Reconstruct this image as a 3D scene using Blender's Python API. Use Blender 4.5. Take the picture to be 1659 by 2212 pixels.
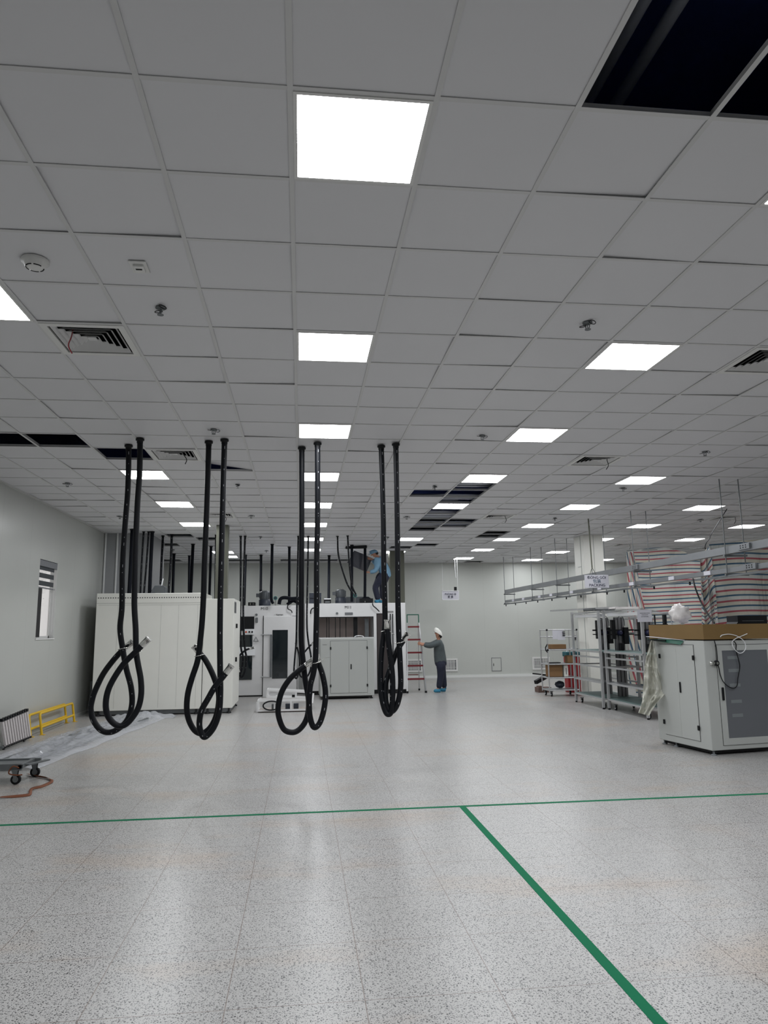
import bpy, math, random
from mathutils import Vector, Matrix, noise

random.seed(7)
scene = bpy.context.scene
for _o in list(bpy.data.objects):
    bpy.data.objects.remove(_o)
col = scene.collection
V = Vector
PI = math.pi

# ------------------------------------------------------------------ camera
W, HH = 1659, 2212
FPX = 1559.6
PITCH, YAW, ROLL = 0.160558, 0.114995, -0.0126685
CAMZ = 1.5946
CE = 3.746                      # suspended ceiling height
GX, GY, GS = -0.0564, 2.6172, 0.6   # ceiling grid origin and step

_f = V((math.sin(YAW) * math.cos(PITCH), math.cos(YAW) * math.cos(PITCH), math.sin(PITCH)))
_r0 = V((math.cos(YAW), -math.sin(YAW), 0))
_u0 = _r0.cross(_f)
_r = _r0 * math.cos(ROLL) + _u0 * math.sin(ROLL)
_u = -_r0 * math.sin(ROLL) + _u0 * math.cos(ROLL)
CAM = V((0, 0, CAMZ))
cam_d = bpy.data.cameras.new('camera')
cam_d.sensor_fit = 'HORIZONTAL'
cam_d.sensor_width = 36
cam_d.lens = 36 * FPX / W
cam_d.clip_start = 0.05
cam_d.clip_end = 200
cam = bpy.data.objects.new('camera', cam_d)
cam.matrix_world = Matrix(((_r.x, _u.x, -_f.x, 0), (_r.y, _u.y, -_f.y, 0), (_r.z, _u.z, -_f.z, CAMZ), (0, 0, 0, 1)))
col.objects.link(cam)
scene.camera = cam

scene.view_settings.view_transform = 'Standard'
scene.view_settings.look = 'None'
scene.view_settings.gamma = 1
scene.view_settings.exposure = 0.0
scene.view_settings.use_curve_mapping = False

LIGHT_POWER = 25.5              # emission of the ceiling panels
world = bpy.data.worlds.new('overcast')
scene.world = world
world.use_nodes = True
world.node_tree.nodes['Background'].inputs[0].default_value = (1.0, 0.93, 0.92, 1)
world.node_tree.nodes['Background'].inputs[1].default_value = 0.95


def ray(u, v):
    return _f * FPX + _r * (u - W / 2) - _u * (v - HH / 2)


def at(u, v, y):                # photo point -> place at distance y
    d = ray(u, v)
    return CAM + d * (y / d.y)


def atz(u, v, z=0.0):           # photo point -> place at height z
    d = ray(u, v)
    return CAM + d * ((z - CAMZ) / d.z)


def atx(u, v, x):
    d = ray(u, v)
    return CAM + d * (x / d.x)


# ------------------------------------------------------------------ materials
def lin(c):
    return tuple(((x / 255) / 12.92 if x / 255 <= 0.04045 else ((x / 255 + 0.055) / 1.055) ** 2.4) for x in c) + (1,)


def mat(name, rgb, rough=0.5, metal=0.0, bump=0.0, bscale=40.0, var=0.0, vscale=3.0, spec=0.5, alpha=None, trans=None):
    m = bpy.data.materials.new(name)
    m.use_nodes = True
    nt = m.node_tree
    b = nt.nodes['Principled BSDF']
    b.inputs['Base Color'].default_value = lin(rgb)
    b.inputs['Roughness'].default_value = rough
    b.inputs['Metallic'].default_value = metal
    b.inputs['Specular IOR Level'].default_value = spec
    if trans is not None:
        b.inputs['Transmission Weight'].default_value = trans
    if alpha is not None:
        b.inputs['Alpha'].default_value = alpha
    tc = nt.nodes.new('ShaderNodeTexCoord')
    if var > 0:
        n = nt.nodes.new('ShaderNodeTexNoise')
        n.inputs['Scale'].default_value = vscale
        n.inputs['Detail'].default_value = 4
        nt.links.new(tc.outputs['Object'], n.inputs['Vector'])
        r = nt.nodes.new('ShaderNodeMapRange')
        r.inputs['From Min'].default_value = 0.3
        r.inputs['From Max'].default_value = 0.7
        r.inputs['To Min'].default_value = 1 - var
        r.inputs['To Max'].default_value = 1 + var
        nt.links.new(n.outputs['Fac'], r.inputs['Value'])
        h = nt.nodes.new('ShaderNodeVectorMath')
        h.operation = 'SCALE'
        h.inputs[0].default_value = lin(rgb)[:3]
        nt.links.new(r.outputs['Result'], h.inputs['Scale'])
        nt.links.new(h.outputs[0], b.inputs['Base Color'])
    if bump > 0:
        n = nt.nodes.new('ShaderNodeTexNoise')
        n.inputs['Scale'].default_value = bscale
        nt.links.new(tc.outputs['Object'], n.inputs['Vector'])
        bp = nt.nodes.new('ShaderNodeBump')
        bp.inputs['Strength'].default_value = bump
        bp.inputs['Distance'].default_value = 0.01
        nt.links.new(n.outputs['Fac'], bp.inputs['Height'])
        nt.links.new(bp.outputs['Normal'], b.inputs['Normal'])
    return m


def emit(name, rgb, s):
    m = bpy.data.materials.new(name)
    m.use_nodes = True
    nt = m.node_tree
    nt.nodes.remove(nt.nodes['Principled BSDF'])
    e = nt.nodes.new('ShaderNodeEmission')
    e.inputs[0].default_value = lin(rgb)
    e.inputs[1].default_value = s
    nt.links.new(e.outputs[0], nt.nodes['Material Output'].inputs[0])
    return m


def N(nt, t, **k):
    n = nt.nodes.new(t)
    for a, b in k.items():
        setattr(n, a, b)
    return n


def math_node(nt, op, a, b=None, clamp=False):
    n = nt.nodes.new('ShaderNodeMath')
    n.operation = op
    n.use_clamp = clamp
    for i, x in enumerate((a, b)):
        if x is None:
            continue
        if isinstance(x, (int, float)):
            n.inputs[i].default_value = x
        else:
            nt.links.new(x, n.inputs[i])
    return n.outputs[0]


def mix(nt, fac, a, b):
    n = nt.nodes.new('ShaderNodeMix')
    n.data_type = 'RGBA'
    for s, x in ((n.inputs[0], fac), (n.inputs[6], a), (n.inputs[7], b)):
        if isinstance(x, tuple):
            s.default_value = x
        elif isinstance(x, (int, float)):
            s.default_value = x
        else:
            nt.links.new(x, s)
    return n.outputs[2]


def floor_material():
    m = bpy.data.materials.new('speckled_terrazzo_tiles')
    m.use_nodes = True
    nt = m.node_tree
    b = nt.nodes['Principled BSDF']
    tc = N(nt, 'ShaderNodeTexCoord')
    sep = N(nt, 'ShaderNodeSeparateXYZ')
    nt.links.new(tc.outputs['Object'], sep.inputs[0])
    # warp for elongated chips
    wn = N(nt, 'ShaderNodeTexNoise')
    wn.inputs['Scale'].default_value = 55
    nt.links.new(tc.outputs['Object'], wn.inputs['Vector'])
    ws = N(nt, 'ShaderNodeVectorMath', operation='SCALE')
    nt.links.new(wn.outputs['Color'], ws.inputs[0])
    ws.inputs['Scale'].default_value = 0.018
    wa = N(nt, 'ShaderNodeVectorMath', operation='ADD')
    nt.links.new(tc.outputs['Object'], wa.inputs[0])
    nt.links.new(ws.outputs[0], wa.inputs[1])
    chips = None
    for sc, thr in ((86, 0.44), (125, 0.36)):
        vo = N(nt, 'ShaderNodeTexVoronoi')
        vo.voronoi_dimensions = '2D'
        vo.inputs['Scale'].default_value = sc
        nt.links.new(wa.outputs[0], vo.inputs['Vector'])
        sp = N(nt, 'ShaderNodeSeparateColor')
        nt.links.new(vo.outputs['Color'], sp.inputs[0])
        size = math_node(nt, 'MULTIPLY', math_node(nt, 'ADD', math_node(nt, 'MULTIPLY', sp.outputs[0], 0.7), 0.25), thr)
        size = math_node(nt, 'SUBTRACT', math_node(nt, 'MULTIPLY', size, math_node(nt, 'GREATER_THAN', sp.outputs[2], 0.22)), 0.02)
        d = math_node(nt, 'SUBTRACT', size, vo.outputs['Distance'])
        k = math_node(nt, 'MULTIPLY', d, 45.0, True)
        k = math_node(nt, 'MULTIPLY', k, math_node(nt, 'ADD', math_node(nt, 'MULTIPLY', sp.outputs[1], 0.4), 0.6))
        chips = k if chips is None else math_node(nt, 'MAXIMUM', chips, k)
    # cloudy base
    n1 = N(nt, 'ShaderNodeTexNoise')
    n1.inputs['Scale'].default_value = 1.3
    n1.inputs['Detail'].default_value = 5
    nt.links.new(tc.outputs['Object'], n1.inputs['Vector'])
    base = mix(nt, n1.outputs['Fac'], lin((188, 187, 185)), lin((171, 170, 168)))
    # clay dust dragged over the tiles
    mp = N(nt, 'ShaderNodeMapping')
    mp.inputs['Scale'].default_value = (0.45, 1.1, 1)
    nt.links.new(tc.outputs['Object'], mp.inputs[0])
    n2 = N(nt, 'ShaderNodeTexNoise')
    n2.inputs['Scale'].default_value = 1.1
    n2.inputs['Detail'].default_value = 8
    n2.inputs['Roughness'].default_value = 0.62
    nt.links.new(mp.outputs[0], n2.inputs['Vector'])
    st = math_node(nt, 'MULTIPLY', math_node(nt, 'SUBTRACT', n2.outputs['Fac'], 0.53), 5.0, True)
    # a few heavier clay smears
    sm = None
    for (px, py, rx, ry) in ((-2.2, 9.8, 0.8, 0.9), (-0.9, 9.2, 0.6, 0.35), (0.5, 11.3, 0.9, 1.0), (2.6, 10.4, 0.55, 0.8), (3.5, 11.4, 0.9, 0.55), (2.3, 3.6, 0.5, 0.4), (3.3, 6.0, 0.3, 0.6), (-2.4, 7.6, 0.5, 0.3)):
        a = math_node(nt, 'DIVIDE', math_node(nt, 'SUBTRACT', sep.outputs[0], px), rx)
        b2 = math_node(nt, 'DIVIDE', math_node(nt, 'SUBTRACT', sep.outputs[1], py), ry)
        d2 = math_node(nt, 'SUBTRACT', 1.0, math_node(nt, 'ADD', math_node(nt, 'MULTIPLY', a, a), math_node(nt, 'MULTIPLY', b2, b2)), True)
        sm = d2 if sm is None else math_node(nt, 'MAXIMUM', sm, d2)
    sm = math_node(nt, 'MULTIPLY', sm, math_node(nt, 'MULTIPLY', math_node(nt, 'SUBTRACT', n2.outputs['Fac'], 0.38), 3.2, True), True)
    st = math_node(nt, 'MAXIMUM', st, math_node(nt, 'MULTIPLY', sm, 1.3), True)
    base = mix(nt, math_node(nt, 'MULTIPLY', st, 0.5), base, lin((186, 160, 134)))
    c = mix(nt, math_node(nt, 'MULTIPLY', chips, 0.95), base, lin((18, 21, 25)))
    # tile joints
    def joint(axis, off):
        a = math_node(nt, 'SUBTRACT', sep.outputs[axis], off)
        a = math_node(nt, 'DIVIDE', a, 0.6)
        a = math_node(nt, 'SUBTRACT', a, math_node(nt, 'FLOOR', a))
        a = math_node(nt, 'ABSOLUTE', math_node(nt, 'SUBTRACT', a, 0.5))
        return math_node(nt, 'GREATER_THAN', a, 0.5 - 0.0036)
    j = math_node(nt, 'MAXIMUM', joint(0, 0.886), joint(1, 3.432))
    c = mix(nt, math_node(nt, 'MULTIPLY', j, 0.72), c, lin((110, 92, 82)))
    nt.links.new(c, b.inputs['Base Color'])
    b.inputs['Roughness'].default_value = 0.3
    b.inputs['Specular IOR Level'].default_value = 0.45
    return m


def wall_material(name, rgb, axis, step, off, rough=0.34):
    """painted sandwich panel with narrow vertical joints"""
    m = mat(name, rgb, rough, var=0.02, vscale=0.8)
    nt = m.node_tree
    b = nt.nodes['Principled BSDF']
    tc = [n for n in nt.nodes if n.type == 'TEX_COORD'][0]
    sep = N(nt, 'ShaderNodeSeparateXYZ')
    nt.links.new(tc.outputs['Object'], sep.inputs[0])
    a = math_node(nt, 'DIVIDE', math_node(nt, 'SUBTRACT', sep.outputs[axis], off), step)
    a = math_node(nt, 'SUBTRACT', a, math_node(nt, 'FLOOR', a))
    a = math_node(nt, 'ABSOLUTE', math_node(nt, 'SUBTRACT', a, 0.5))
    g = math_node(nt, 'GREATER_THAN', a, 0.5 - 0.004 / step)
    old = b.inputs['Base Color'].links[0].from_socket
    c = mix(nt, math_node(nt, 'MULTIPLY', g, 0.16), old, lin(tuple(x * 0.6 for x in rgb)))
    nt.links.new(c, b.inputs['Base Color'])
    return m


def stripe_material():
    m = bpy.data.materials.new('striped_woven_tarp')
    m.use_nodes = True
    nt = m.node_tree
    b = nt.nodes['Principled BSDF']
    uv = N(nt, 'ShaderNodeUVMap')
    sep = N(nt, 'ShaderNodeSeparateXYZ')
    nt.links.new(uv.outputs[0], sep.inputs[0])
    a = math_node(nt, 'DIVIDE', sep.outputs[1], 0.18)
    a = math_node(nt, 'SUBTRACT', a, math_node(nt, 'FLOOR', a))
    cr = N(nt, 'ShaderNodeValToRGB')
    cr.color_ramp.interpolation = 'CONSTANT'
    els = cr.color_ramp.elements
    wht, cream, blue, red = lin((205, 208, 204)), lin((208, 204, 190)), lin((66, 98, 122)), lin((170, 84, 94))
    els[0].position = 0; els[0].color = wht
    els[1].position = 0.26; els[1].color = blue
    for p, c in ((0.42, cream), (0.75, red), (0.92, wht)):
        e = els.new(p); e.color = c
    nt.links.new(a, cr.inputs[0])
    nt.links.new(cr.outputs[0], b.inputs['Base Color'])
    b.inputs['Roughness'].default_value = 0.5
    nz = N(nt, 'ShaderNodeTexNoise')
    nz.inputs['Scale'].default_value = 6
    bp = N(nt, 'ShaderNodeBump')
    bp.inputs['Strength'].default_value = 0.5
    bp.inputs['Distance'].default_value = 0.05
    nt.links.new(nz.outputs[0], bp.inputs['Height'])
    nt.links.new(bp.outputs[0], b.inputs['Normal'])
    return m


def hose_material(printed=True):
    """black rubber with a broken line of white print along one side"""
    m = bpy.data.materials.new('black_printed_rubber')
    m.use_nodes = True
    nt = m.node_tree
    b = nt.nodes['Principled BSDF']
    uv = N(nt, 'ShaderNodeUVMap')
    sep = N(nt, 'ShaderNodeSeparateXYZ')
    nt.links.new(uv.outputs[0], sep.inputs[0])
    band = math_node(nt, 'LESS_THAN', math_node(nt, 'ABSOLUTE', math_node(nt, 'SUBTRACT', sep.outputs[0], 0.21)), 0.017 if printed else -1.0)
    cb = N(nt, 'ShaderNodeCombineXYZ')
    nt.links.new(math_node(nt, 'MULTIPLY', sep.outputs[1], 16.0), cb.inputs[0])
    nz = N(nt, 'ShaderNodeTexNoise')
    nz.inputs['Scale'].default_value = 1.0
    nz.inputs['Detail'].default_value = 3
    nt.links.new(cb.outputs[0], nz.inputs['Vector'])
    k = math_node(nt, 'MULTIPLY', band, math_node(nt, 'GREATER_THAN', nz.outputs[0], 0.58))
    c = mix(nt, k, lin((7, 10, 17)), lin((150, 152, 156)))
    nt.links.new(c, b.inputs['Base Color'])
    b.inputs['Roughness'].default_value = 0.5
    b.inputs['Specular IOR Level'].default_value = 0.25
    return m


M = {}
M['floor'] = floor_material()
M['tile'] = mat('painted_ceiling_tile', (216, 216, 219), 0.5, var=0.015, vscale=0.7)
M['tee'] = mat('ceiling_grid_bar', (208, 208, 208), 0.4)
M['plenum'] = mat('dark_plenum', (90, 112, 190), 0.9, var=0.3, vscale=1)
M['duct'] = mat('plenum_duct', (190, 194, 204), 0.5)
M['wall'] = wall_material('grey_wall_panel_far', (192, 195, 190), 0, 1.15, 0.3, 0.4)
M['wall_l'] = wall_material('grey_wall_panel_left', (182, 184, 180), 1, 1.15, 0.55, 0.27)
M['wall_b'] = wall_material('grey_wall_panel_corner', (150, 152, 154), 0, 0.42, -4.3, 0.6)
M['white'] = mat('white_paint', (222, 222, 220), 0.4)
M['machine'] = mat('white_machine_enamel', (222, 222, 222), 0.35, var=0.02)
M['cabinet'] = mat('cream_cabinet_enamel', (234, 234, 227), 0.4, var=0.015)
M['grey'] = mat('light_grey_powder_coat', (184, 187, 184), 0.45, bump=0.05, bscale=300)
M['green_col'] = mat('olive_grey_column_paint', (100, 102, 90), 0.6)
M['black'] = mat('black_plastic', (10, 12, 16), 0.5, spec=0.3)
M['rubber'] = hose_material()
M['rubber_plain'] = hose_material(False)
M['foam'] = mat('black_foam_insulation', (9, 13, 22), 0.8, spec=0.2)
M['dark'] = mat('dark_gap', (22, 22, 24), 0.7)
M['chrome'] = mat('chrome', (225, 225, 222), 0.12, metal=1.0)
M['alu'] = mat('aluminium_profile', (188, 189, 190), 0.32, metal=0.5, var=0.05, vscale=9)
M['alud'] = mat('grooved_aluminium', (128, 129, 131), 0.4, metal=0.6)
M['galv'] = mat('galvanised_trunking', (140, 143, 146), 0.35, metal=0.6, var=0.06)
M['glass'] = mat('dark_window_glass', (26, 34, 38), 0.06, spec=0.8)
M['clear'] = mat('clear_glass', (235, 240, 240), 0.02, trans=1.0)
M['yellow'] = mat('yellow_paint', (216, 176, 24), 0.4, var=0.04)
M['strap'] = mat('orange_brown_webbing', (122, 72, 46), 0.8, bump=0.3, bscale=200)
M['red'] = mat('dark_red_step', (110, 22, 30), 0.5)
M['redbox'] = mat('bright_red_plastic', (158, 18, 30), 0.4)
M['teal'] = mat('teal_cloth', (28, 84, 92), 0.7)
M['green'] = mat('green_plastic', (34, 96, 78), 0.45)
M['tape'] = mat('green_floor_tape', (20, 110, 76), 0.8, spec=0.15, var=0.04, vscale=5)
M['card'] = mat('brown_cardboard', (134, 102, 68), 0.8, var=0.06)
M['kraft'] = mat('tan_carton', (124, 98, 56), 0.7, var=0.04)
M['paper'] = mat('white_paper', (206, 206, 214), 0.7)
M['mat'] = mat('grey_green_esd_mat', (92, 112, 110), 0.6)
M['steel'] = mat('worn_steel', (112, 116, 118), 0.45, metal=0.5, var=0.12, vscale=6)
M['motor'] = mat('grey_motor_casting', (84, 88, 92), 0.5, metal=0.3)
M['ctrl'] = mat('dark_blue_grey_box', (44, 50, 62), 0.45)
M['wrap'] = mat('cloudy_plastic_film', (205, 208, 214), 0.2, spec=1.0, alpha=0.55, bump=1.0, bscale=9, )
M['bag'] = mat('cream_plastic_sheet', (214, 214, 200), 0.3, spec=0.8, alpha=0.72, bump=1.0, bscale=14)
M['bagw'] = mat('white_plastic_bag', (226, 222, 220), 0.35, bump=0.5, bscale=20)
M['tarp'] = stripe_material()
M['ink'] = mat('dark_blue_ink', (22, 26, 60), 0.6)
M['navy'] = mat('navy_trousers', (30, 34, 52), 0.85, var=0.12, vscale=9)
M['jacket'] = mat('grey_work_jacket', (78, 86, 88), 0.8, var=0.1, vscale=8)
M['bluej'] = mat('light_blue_work_jacket', (112, 150, 176), 0.8, var=0.1, vscale=9)
M['skin'] = mat('skin', (178, 130, 106), 0.55)
M['hair'] = mat('black_hair', (20, 18, 18), 0.6)
M['helmet'] = mat('white_helmet', (232, 232, 226), 0.3)
M['shoe'] = mat('blue_shoe_cover', (46, 128, 160), 0.6, bump=0.4, bscale=60)
M['blind'] = mat('grey_blind_fabric', (58, 62, 66), 0.8)
M['mesh'] = mat('grey_perforated_mesh', (110, 112, 116), 0.6)
M['gauge'] = mat('teal_gauge_face', (50, 130, 120), 0.4)
M['light'] = emit('lit_diffuser', (250, 252, 255), LIGHT_POWER)
M['lamp_w'] = mat('white_lamp_casing', (236, 238, 240), 0.4)
M['orange'] = mat('orange_knob', (196, 70, 30), 0.4)


# ------------------------------------------------------------------ mesh tools
class MB:
    def __init__(s):
        s.v = []; s.f = []; s.uv = {}; s.sm = set()

    def add(s, vs, fs, uvs=None, smooth=False):
        n = len(s.v)
        s.v += [tuple(x) for x in vs]
        for i, f in enumerate(fs):
            if smooth: s.sm.add(len(s.f))
            if uvs: s.uv[len(s.f)] = uvs[i]
            s.f.append(tuple(n + k for k in f))
        return s

    def box(s, a, b, rz=0, piv=None):
        x0, y0, z0 = a; x1, y1, z1 = b
        vs = [V(p) for p in ((x0, y0, z0), (x1, y0, z0), (x1, y1, z0), (x0, y1, z0), (x0, y0, z1), (x1, y0, z1), (x1, y1, z1), (x0, y1, z1))]
        if rz:
            p = V(piv) if piv else (V(a) + V(b)) / 2
            R = Matrix.Rotation(rz, 3, 'Z')
            vs = [R @ (q - p) + p for q in vs]
        return s.add(vs, [(0, 3, 2, 1), (4, 5, 6, 7), (0, 1, 5, 4), (1, 2, 6, 5), (2, 3, 7, 6), (3, 0, 4, 7)])

    def bar(s, p, q, w, h=None, up=(0, 0, 1)):
        h = h or w
        p = V(p); q = V(q)
        d = (q - p).normalized()
        u = V(up)
        if abs(d.dot(u)) > 0.99: u = V((0, 1, 0))
        r = d.cross(u).normalized() * (w / 2)
        u = r.cross(d).normalized() * (h / 2)
        vs = [p - r - u, p + r - u, p + r + u, p - r + u, q - r - u, q + r - u, q + r + u, q - r + u]
        return s.add(vs, [(0, 1, 2, 3), (4, 7, 6, 5), (0, 4, 5, 1), (1, 5, 6, 2), (2, 6, 7, 3), (3, 7, 4, 0)])

    def tube(s, pts, r, n=10, cap=True):
        pts = [V(p) for p in pts]
        k = len(pts)
        rs = r if isinstance(r, (list, tuple)) else [r] * k
        t = []
        for i in range(k):
            a = pts[max(i - 1, 0)]; b = pts[min(i + 1, k - 1)]
            t.append((b - a).normalized())
        nrm = t[0].cross(V((0, 1, 0)))
        if nrm.length < 0.05: nrm = t[0].cross(V((1, 0, 0)))
        nrm.normalize()
        vs = []; fs = []; uvs = []; L = 0; Ls = []
        for i in range(k):
            if i:
                nrm = (nrm - t[i] * nrm.dot(t[i])).normalized()
                L += (pts[i] - pts[i - 1]).length
            Ls.append(L)
            bn = t[i].cross(nrm)
            for j in range(n):
                a = 2 * PI * j / n
                vs.append(pts[i] + (nrm * math.cos(a) + bn * math.sin(a)) * rs[i])
        for i in range(k - 1):
            for j in range(n):
                j2 = (j + 1) % n
                fs.append((i * n + j, i * n + j2, (i + 1) * n + j2, (i + 1) * n + j))
                uvs.append(((j / n, Ls[i]), ((j + 1) / n, Ls[i]), ((j + 1) / n, Ls[i + 1]), (j / n, Ls[i + 1])))
        s.add(vs, fs, uvs, True)
        if cap:
            s.add([vs[j] for j in range(n)], [tuple(range(n))[::-1]])
            s.add([vs[(k - 1) * n + j] for j in range(n)], [tuple(range(n))])
        return s

    def cyl(s, p, q, r, n=14, r2=None):
        return s.tube([p, q], [r, r if r2 is None else r2], n)

    def lathe(s, prof, c=(0, 0, 0), n=20, ax='Z', tilt=None):
        vs = []; fs = []
        for (r, z) in prof:
            for j in range(n):
                a = 2 * PI * j / n
                p = V((r * math.cos(a), r * math.sin(a), z))
                if ax == 'X': p = V((p.z, p.x, p.y))
                if ax == 'Y': p = V((p.x, -p.z, p.y))
                if tilt: p = tilt @ p
                vs.append(p + V(c))
        for i in range(len(prof) - 1):
            for j in range(n):
                j2 = (j + 1) % n
                fs.append((i * n + j, i * n + j2, (i + 1) * n + j2, (i + 1) * n + j))
        s.add(vs, fs, None, True)
        s.add(vs[:n], [tuple(range(n))[::-1]])
        s.add(vs[-n:], [tuple(range(n))])
        return s

    def ell(s, c, r, n=16, m=10, R=None):
        vs = []; fs = []
        for i in range(m + 1):
            th = PI * i / m
            for j in range(n):
                a = 2 * PI * j / n
                p = V((r[0] * math.sin(th) * math.cos(a), r[1] * math.sin(th) * math.sin(a), r[2] * math.cos(th)))
                if R: p = R @ p
                vs.append(p + V(c))
        for i in range(m):
            for j in range(n):
                j2 = (j + 1) % n
                fs.append((i * n + j, (i + 1) * n + j, (i + 1) * n + j2, i * n + j2))
        return s.add(vs, fs, None, True)

    def grid(s, fn, nu, nv, uvfn=None, smooth=True):
        vs = [fn(i / nu, j / nv) for j in range(nv + 1) for i in range(nu + 1)]
        fs = []; uvs = []
        for j in range(nv):
            for i in range(nu):
                fs.append((j * (nu + 1) + i, j * (nu + 1) + i + 1, (j + 1) * (nu + 1) + i + 1, (j + 1) * (nu + 1) + i))
                if uvfn: uvs.append(tuple(uvfn(a / nu, b / nv) for a, b in ((i, j), (i + 1, j), (i + 1, j + 1), (i, j + 1))))
        return s.add(vs, fs, uvs or None, smooth)

    def poly(s, outline, off):
        """extrude a 3-D outline by vector off"""
        o = [V(p) for p in outline]; n = len(o)
        vs = o + [p + V(off) for p in o]
        fs = [tuple(range(n))[::-1], tuple(range(n, 2 * n))] + [(i, (i + 1) % n, n + (i + 1) % n, n + i) for i in range(n)]
        return s.add(vs, fs)

    def build(s, name, m, parent=None, bevel=0, loc=None):
        me = bpy.data.meshes.new(name)
        me.from_pydata(s.v, [], s.f)
        me.update()
        if s.uv:
            ul = me.uv_layers.new(name='UVMap')
            for p in me.polygons:
                q = s.uv.get(p.index)
                if q:
                    for li, c in zip(p.loop_indices, q): ul.data[li].uv = c
        for p in me.polygons:
            if p.index in s.sm: p.use_smooth = True
        me.materials.append(m)
        o = bpy.data.objects.new(name, me)
        col.objects.link(o)
        if parent: o.parent = parent
        if loc: o.location = loc
        if bevel:
            b = o.modifiers.new('bevel', 'BEVEL')
            b.width = bevel; b.segments = 2; b.limit_method = 'ANGLE'
        return o


def tag(o, label, cat, group=None):
    o['label'] = label; o['category'] = cat
    if group: o['group'] = group
    return o


def thing(name, label, cat, loc=(0, 0, 0), rz=0, group=None):
    o = bpy.data.objects.new(name, None)
    o.empty_display_size = 0.1
    col.objects.link(o)
    o.location = loc; o.rotation_euler = (0, 0, rz)
    return tag(o, label, cat, group)


def struct(name, mb, m, parent=None, **k):
    o = mb.build(name, m, parent, **k)
    if not parent: o['kind'] = 'structure'
    return o


def dup(root, loc=None, rz=None, label=None, group=None):
    def cp(o, par):
        c = o.copy(); col.objects.link(c); c.parent = par
        for ch in kids.get(o, []): cp(ch, c)
        return c
    kids = {}
    for o in bpy.data.objects:
        if o.parent: kids.setdefault(o.parent, []).append(o)
    r = cp(root, None)
    if loc is not None: r.location = loc
    if rz is not None: r.rotation_euler = (0, 0, rz)
    if label: r['label'] = label
    if group: r['group'] = group
    return r


def text_mesh(s, size, name, m, parent, loc, R, depth=0.002):
    cu = bpy.data.curves.new(name, 'FONT')
    cu.body = s; cu.size = size; cu.align_x = 'CENTER'; cu.align_y = 'CENTER'; cu.extrude = depth; cu.offset = 0.0
    t = bpy.data.objects.new(name, cu)
    col.objects.link(t)
    bpy.context.view_layer.update()
    me = bpy.data.meshes.new_from_object(t.evaluated_get(bpy.context.evaluated_depsgraph_get()))
    bpy.data.objects.remove(t)
    me.materials.clear(); me.materials.append(m)
    o = bpy.data.objects.new(name, me)
    col.objects.link(o)
    o.parent = parent
    o.location = loc
    o.rotation_euler = R
    return o


def smooth_path(pts, n=6):
    pts = [V(p) for p in pts]
    out = []
    for i in range(len(pts) - 1):
        p0 = pts[max(i - 1, 0)]; p1 = pts[i]; p2 = pts[i + 1]; p3 = pts[min(i + 2, len(pts) - 1)]
        for k in range(n):
            t = k / n
            out.append(0.5 * ((2 * p1) + (p2 - p0) * t + (2 * p0 - 5 * p1 + 4 * p2 - p3) * t * t + (3 * p1 - p0 - 3 * p2 + p3) * t ** 3))
    out.append(pts[-1])
    return out


ORD = ['first', 'second', 'third', 'fourth', 'fifth', 'sixth', 'seventh', 'eighth', 'ninth', 'tenth']

# ------------------------------------------------------------------ the room
XL, XR, YB, YF, ROOF = -4.3, 13.2, -6.0, 23.72, 5.3
struct('floor', MB().box((XL, YB, -0.1), (XR, YF, 0)), M['floor'])

# ceiling cells
def cx(i): return GX + GS * i
def cy(j): return GY + GS * j

LIGHTS = {-4: [-1, 3, 12, 16, 20, 29, 31], 0: [-4, 0, 4, 8, 12, 16, 20, 24, 28], 4: [0, 4, 8, 12, 16, 24, 29],
          8: [-4, 0, 4, 12, 16, 20, 24, 28, 32], 12: [0, 6, 16, 20, 24, 29, 33], 16: [4, 20, 24, 33]}
light_cells = {(i, j) for i, js in LIGHTS.items() for j in js}
open_cells = {(-7, 9), (-6, 9), (-5, 9), (-4, 10), (3, 14), (4, 13), (4, 14), (4, 15), (4, 17), (4, 18), (4, 19), (4, 20), (4, 21), (5, 19), (5, 20),
              (7, 22), (7, 23), (2, -1), (2, -2), (3, -1), (3, -2), (2, -3), (3, -3), (-5, 23), (-4, 24), (-6, 26), (-7, 33), (-4, 33), (-3, 33),
              (-1, 33), (0, 33), (1, 33), (2, 33), (3, 33), (5, 26), (4, 27), (2, 27), (9, 34), (-2, 11)}
ac_cells = [(-3, 4), (-3, 10), (-3, 18), (6, 4), (6, 10), (6, 18), (14, 18), (14, 26)]
tiles = MB()
i0, i1 = -8, 22
j0, j1 = -15, 36
for i in range(i0, i1):
    for j in range(j0, j1):
        if (i, j) in light_cells or (i, j) in open_cells or (i, j) in ac_cells: continue
        xa, xb, ya, yb = max(cx(i) + 0.005, XL), min(cx(i + 1) - 0.005, XR), max(cy(j) + 0.005, YB), min(cy(j + 1) - 0.005, YF)
        if xb - xa < 0.03 or yb - ya < 0.03: continue
        z = CE + 0.004
        dz = [random.choice((0, 0, 0, 0.002, 0.006, 0.012)) if random.random() < 0.5 else 0.001 for _ in range(4)]
        vs = [(xa, ya, z + dz[0]), (xb, ya, z + dz[1]), (xb, yb, z + dz[2]), (xa, yb, z + dz[3])]
        vs += [(a, b, c + 0.012) for a, b, c in vs]
        tiles.add(vs, [(0, 3, 2, 1), (4, 5, 6, 7), (0, 1, 5, 4), (1, 2, 6, 5), (2, 3, 7, 6), (3, 0, 4, 7)])
ceiling = struct('ceiling', tiles, M['tile'])
tee = MB()
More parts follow.
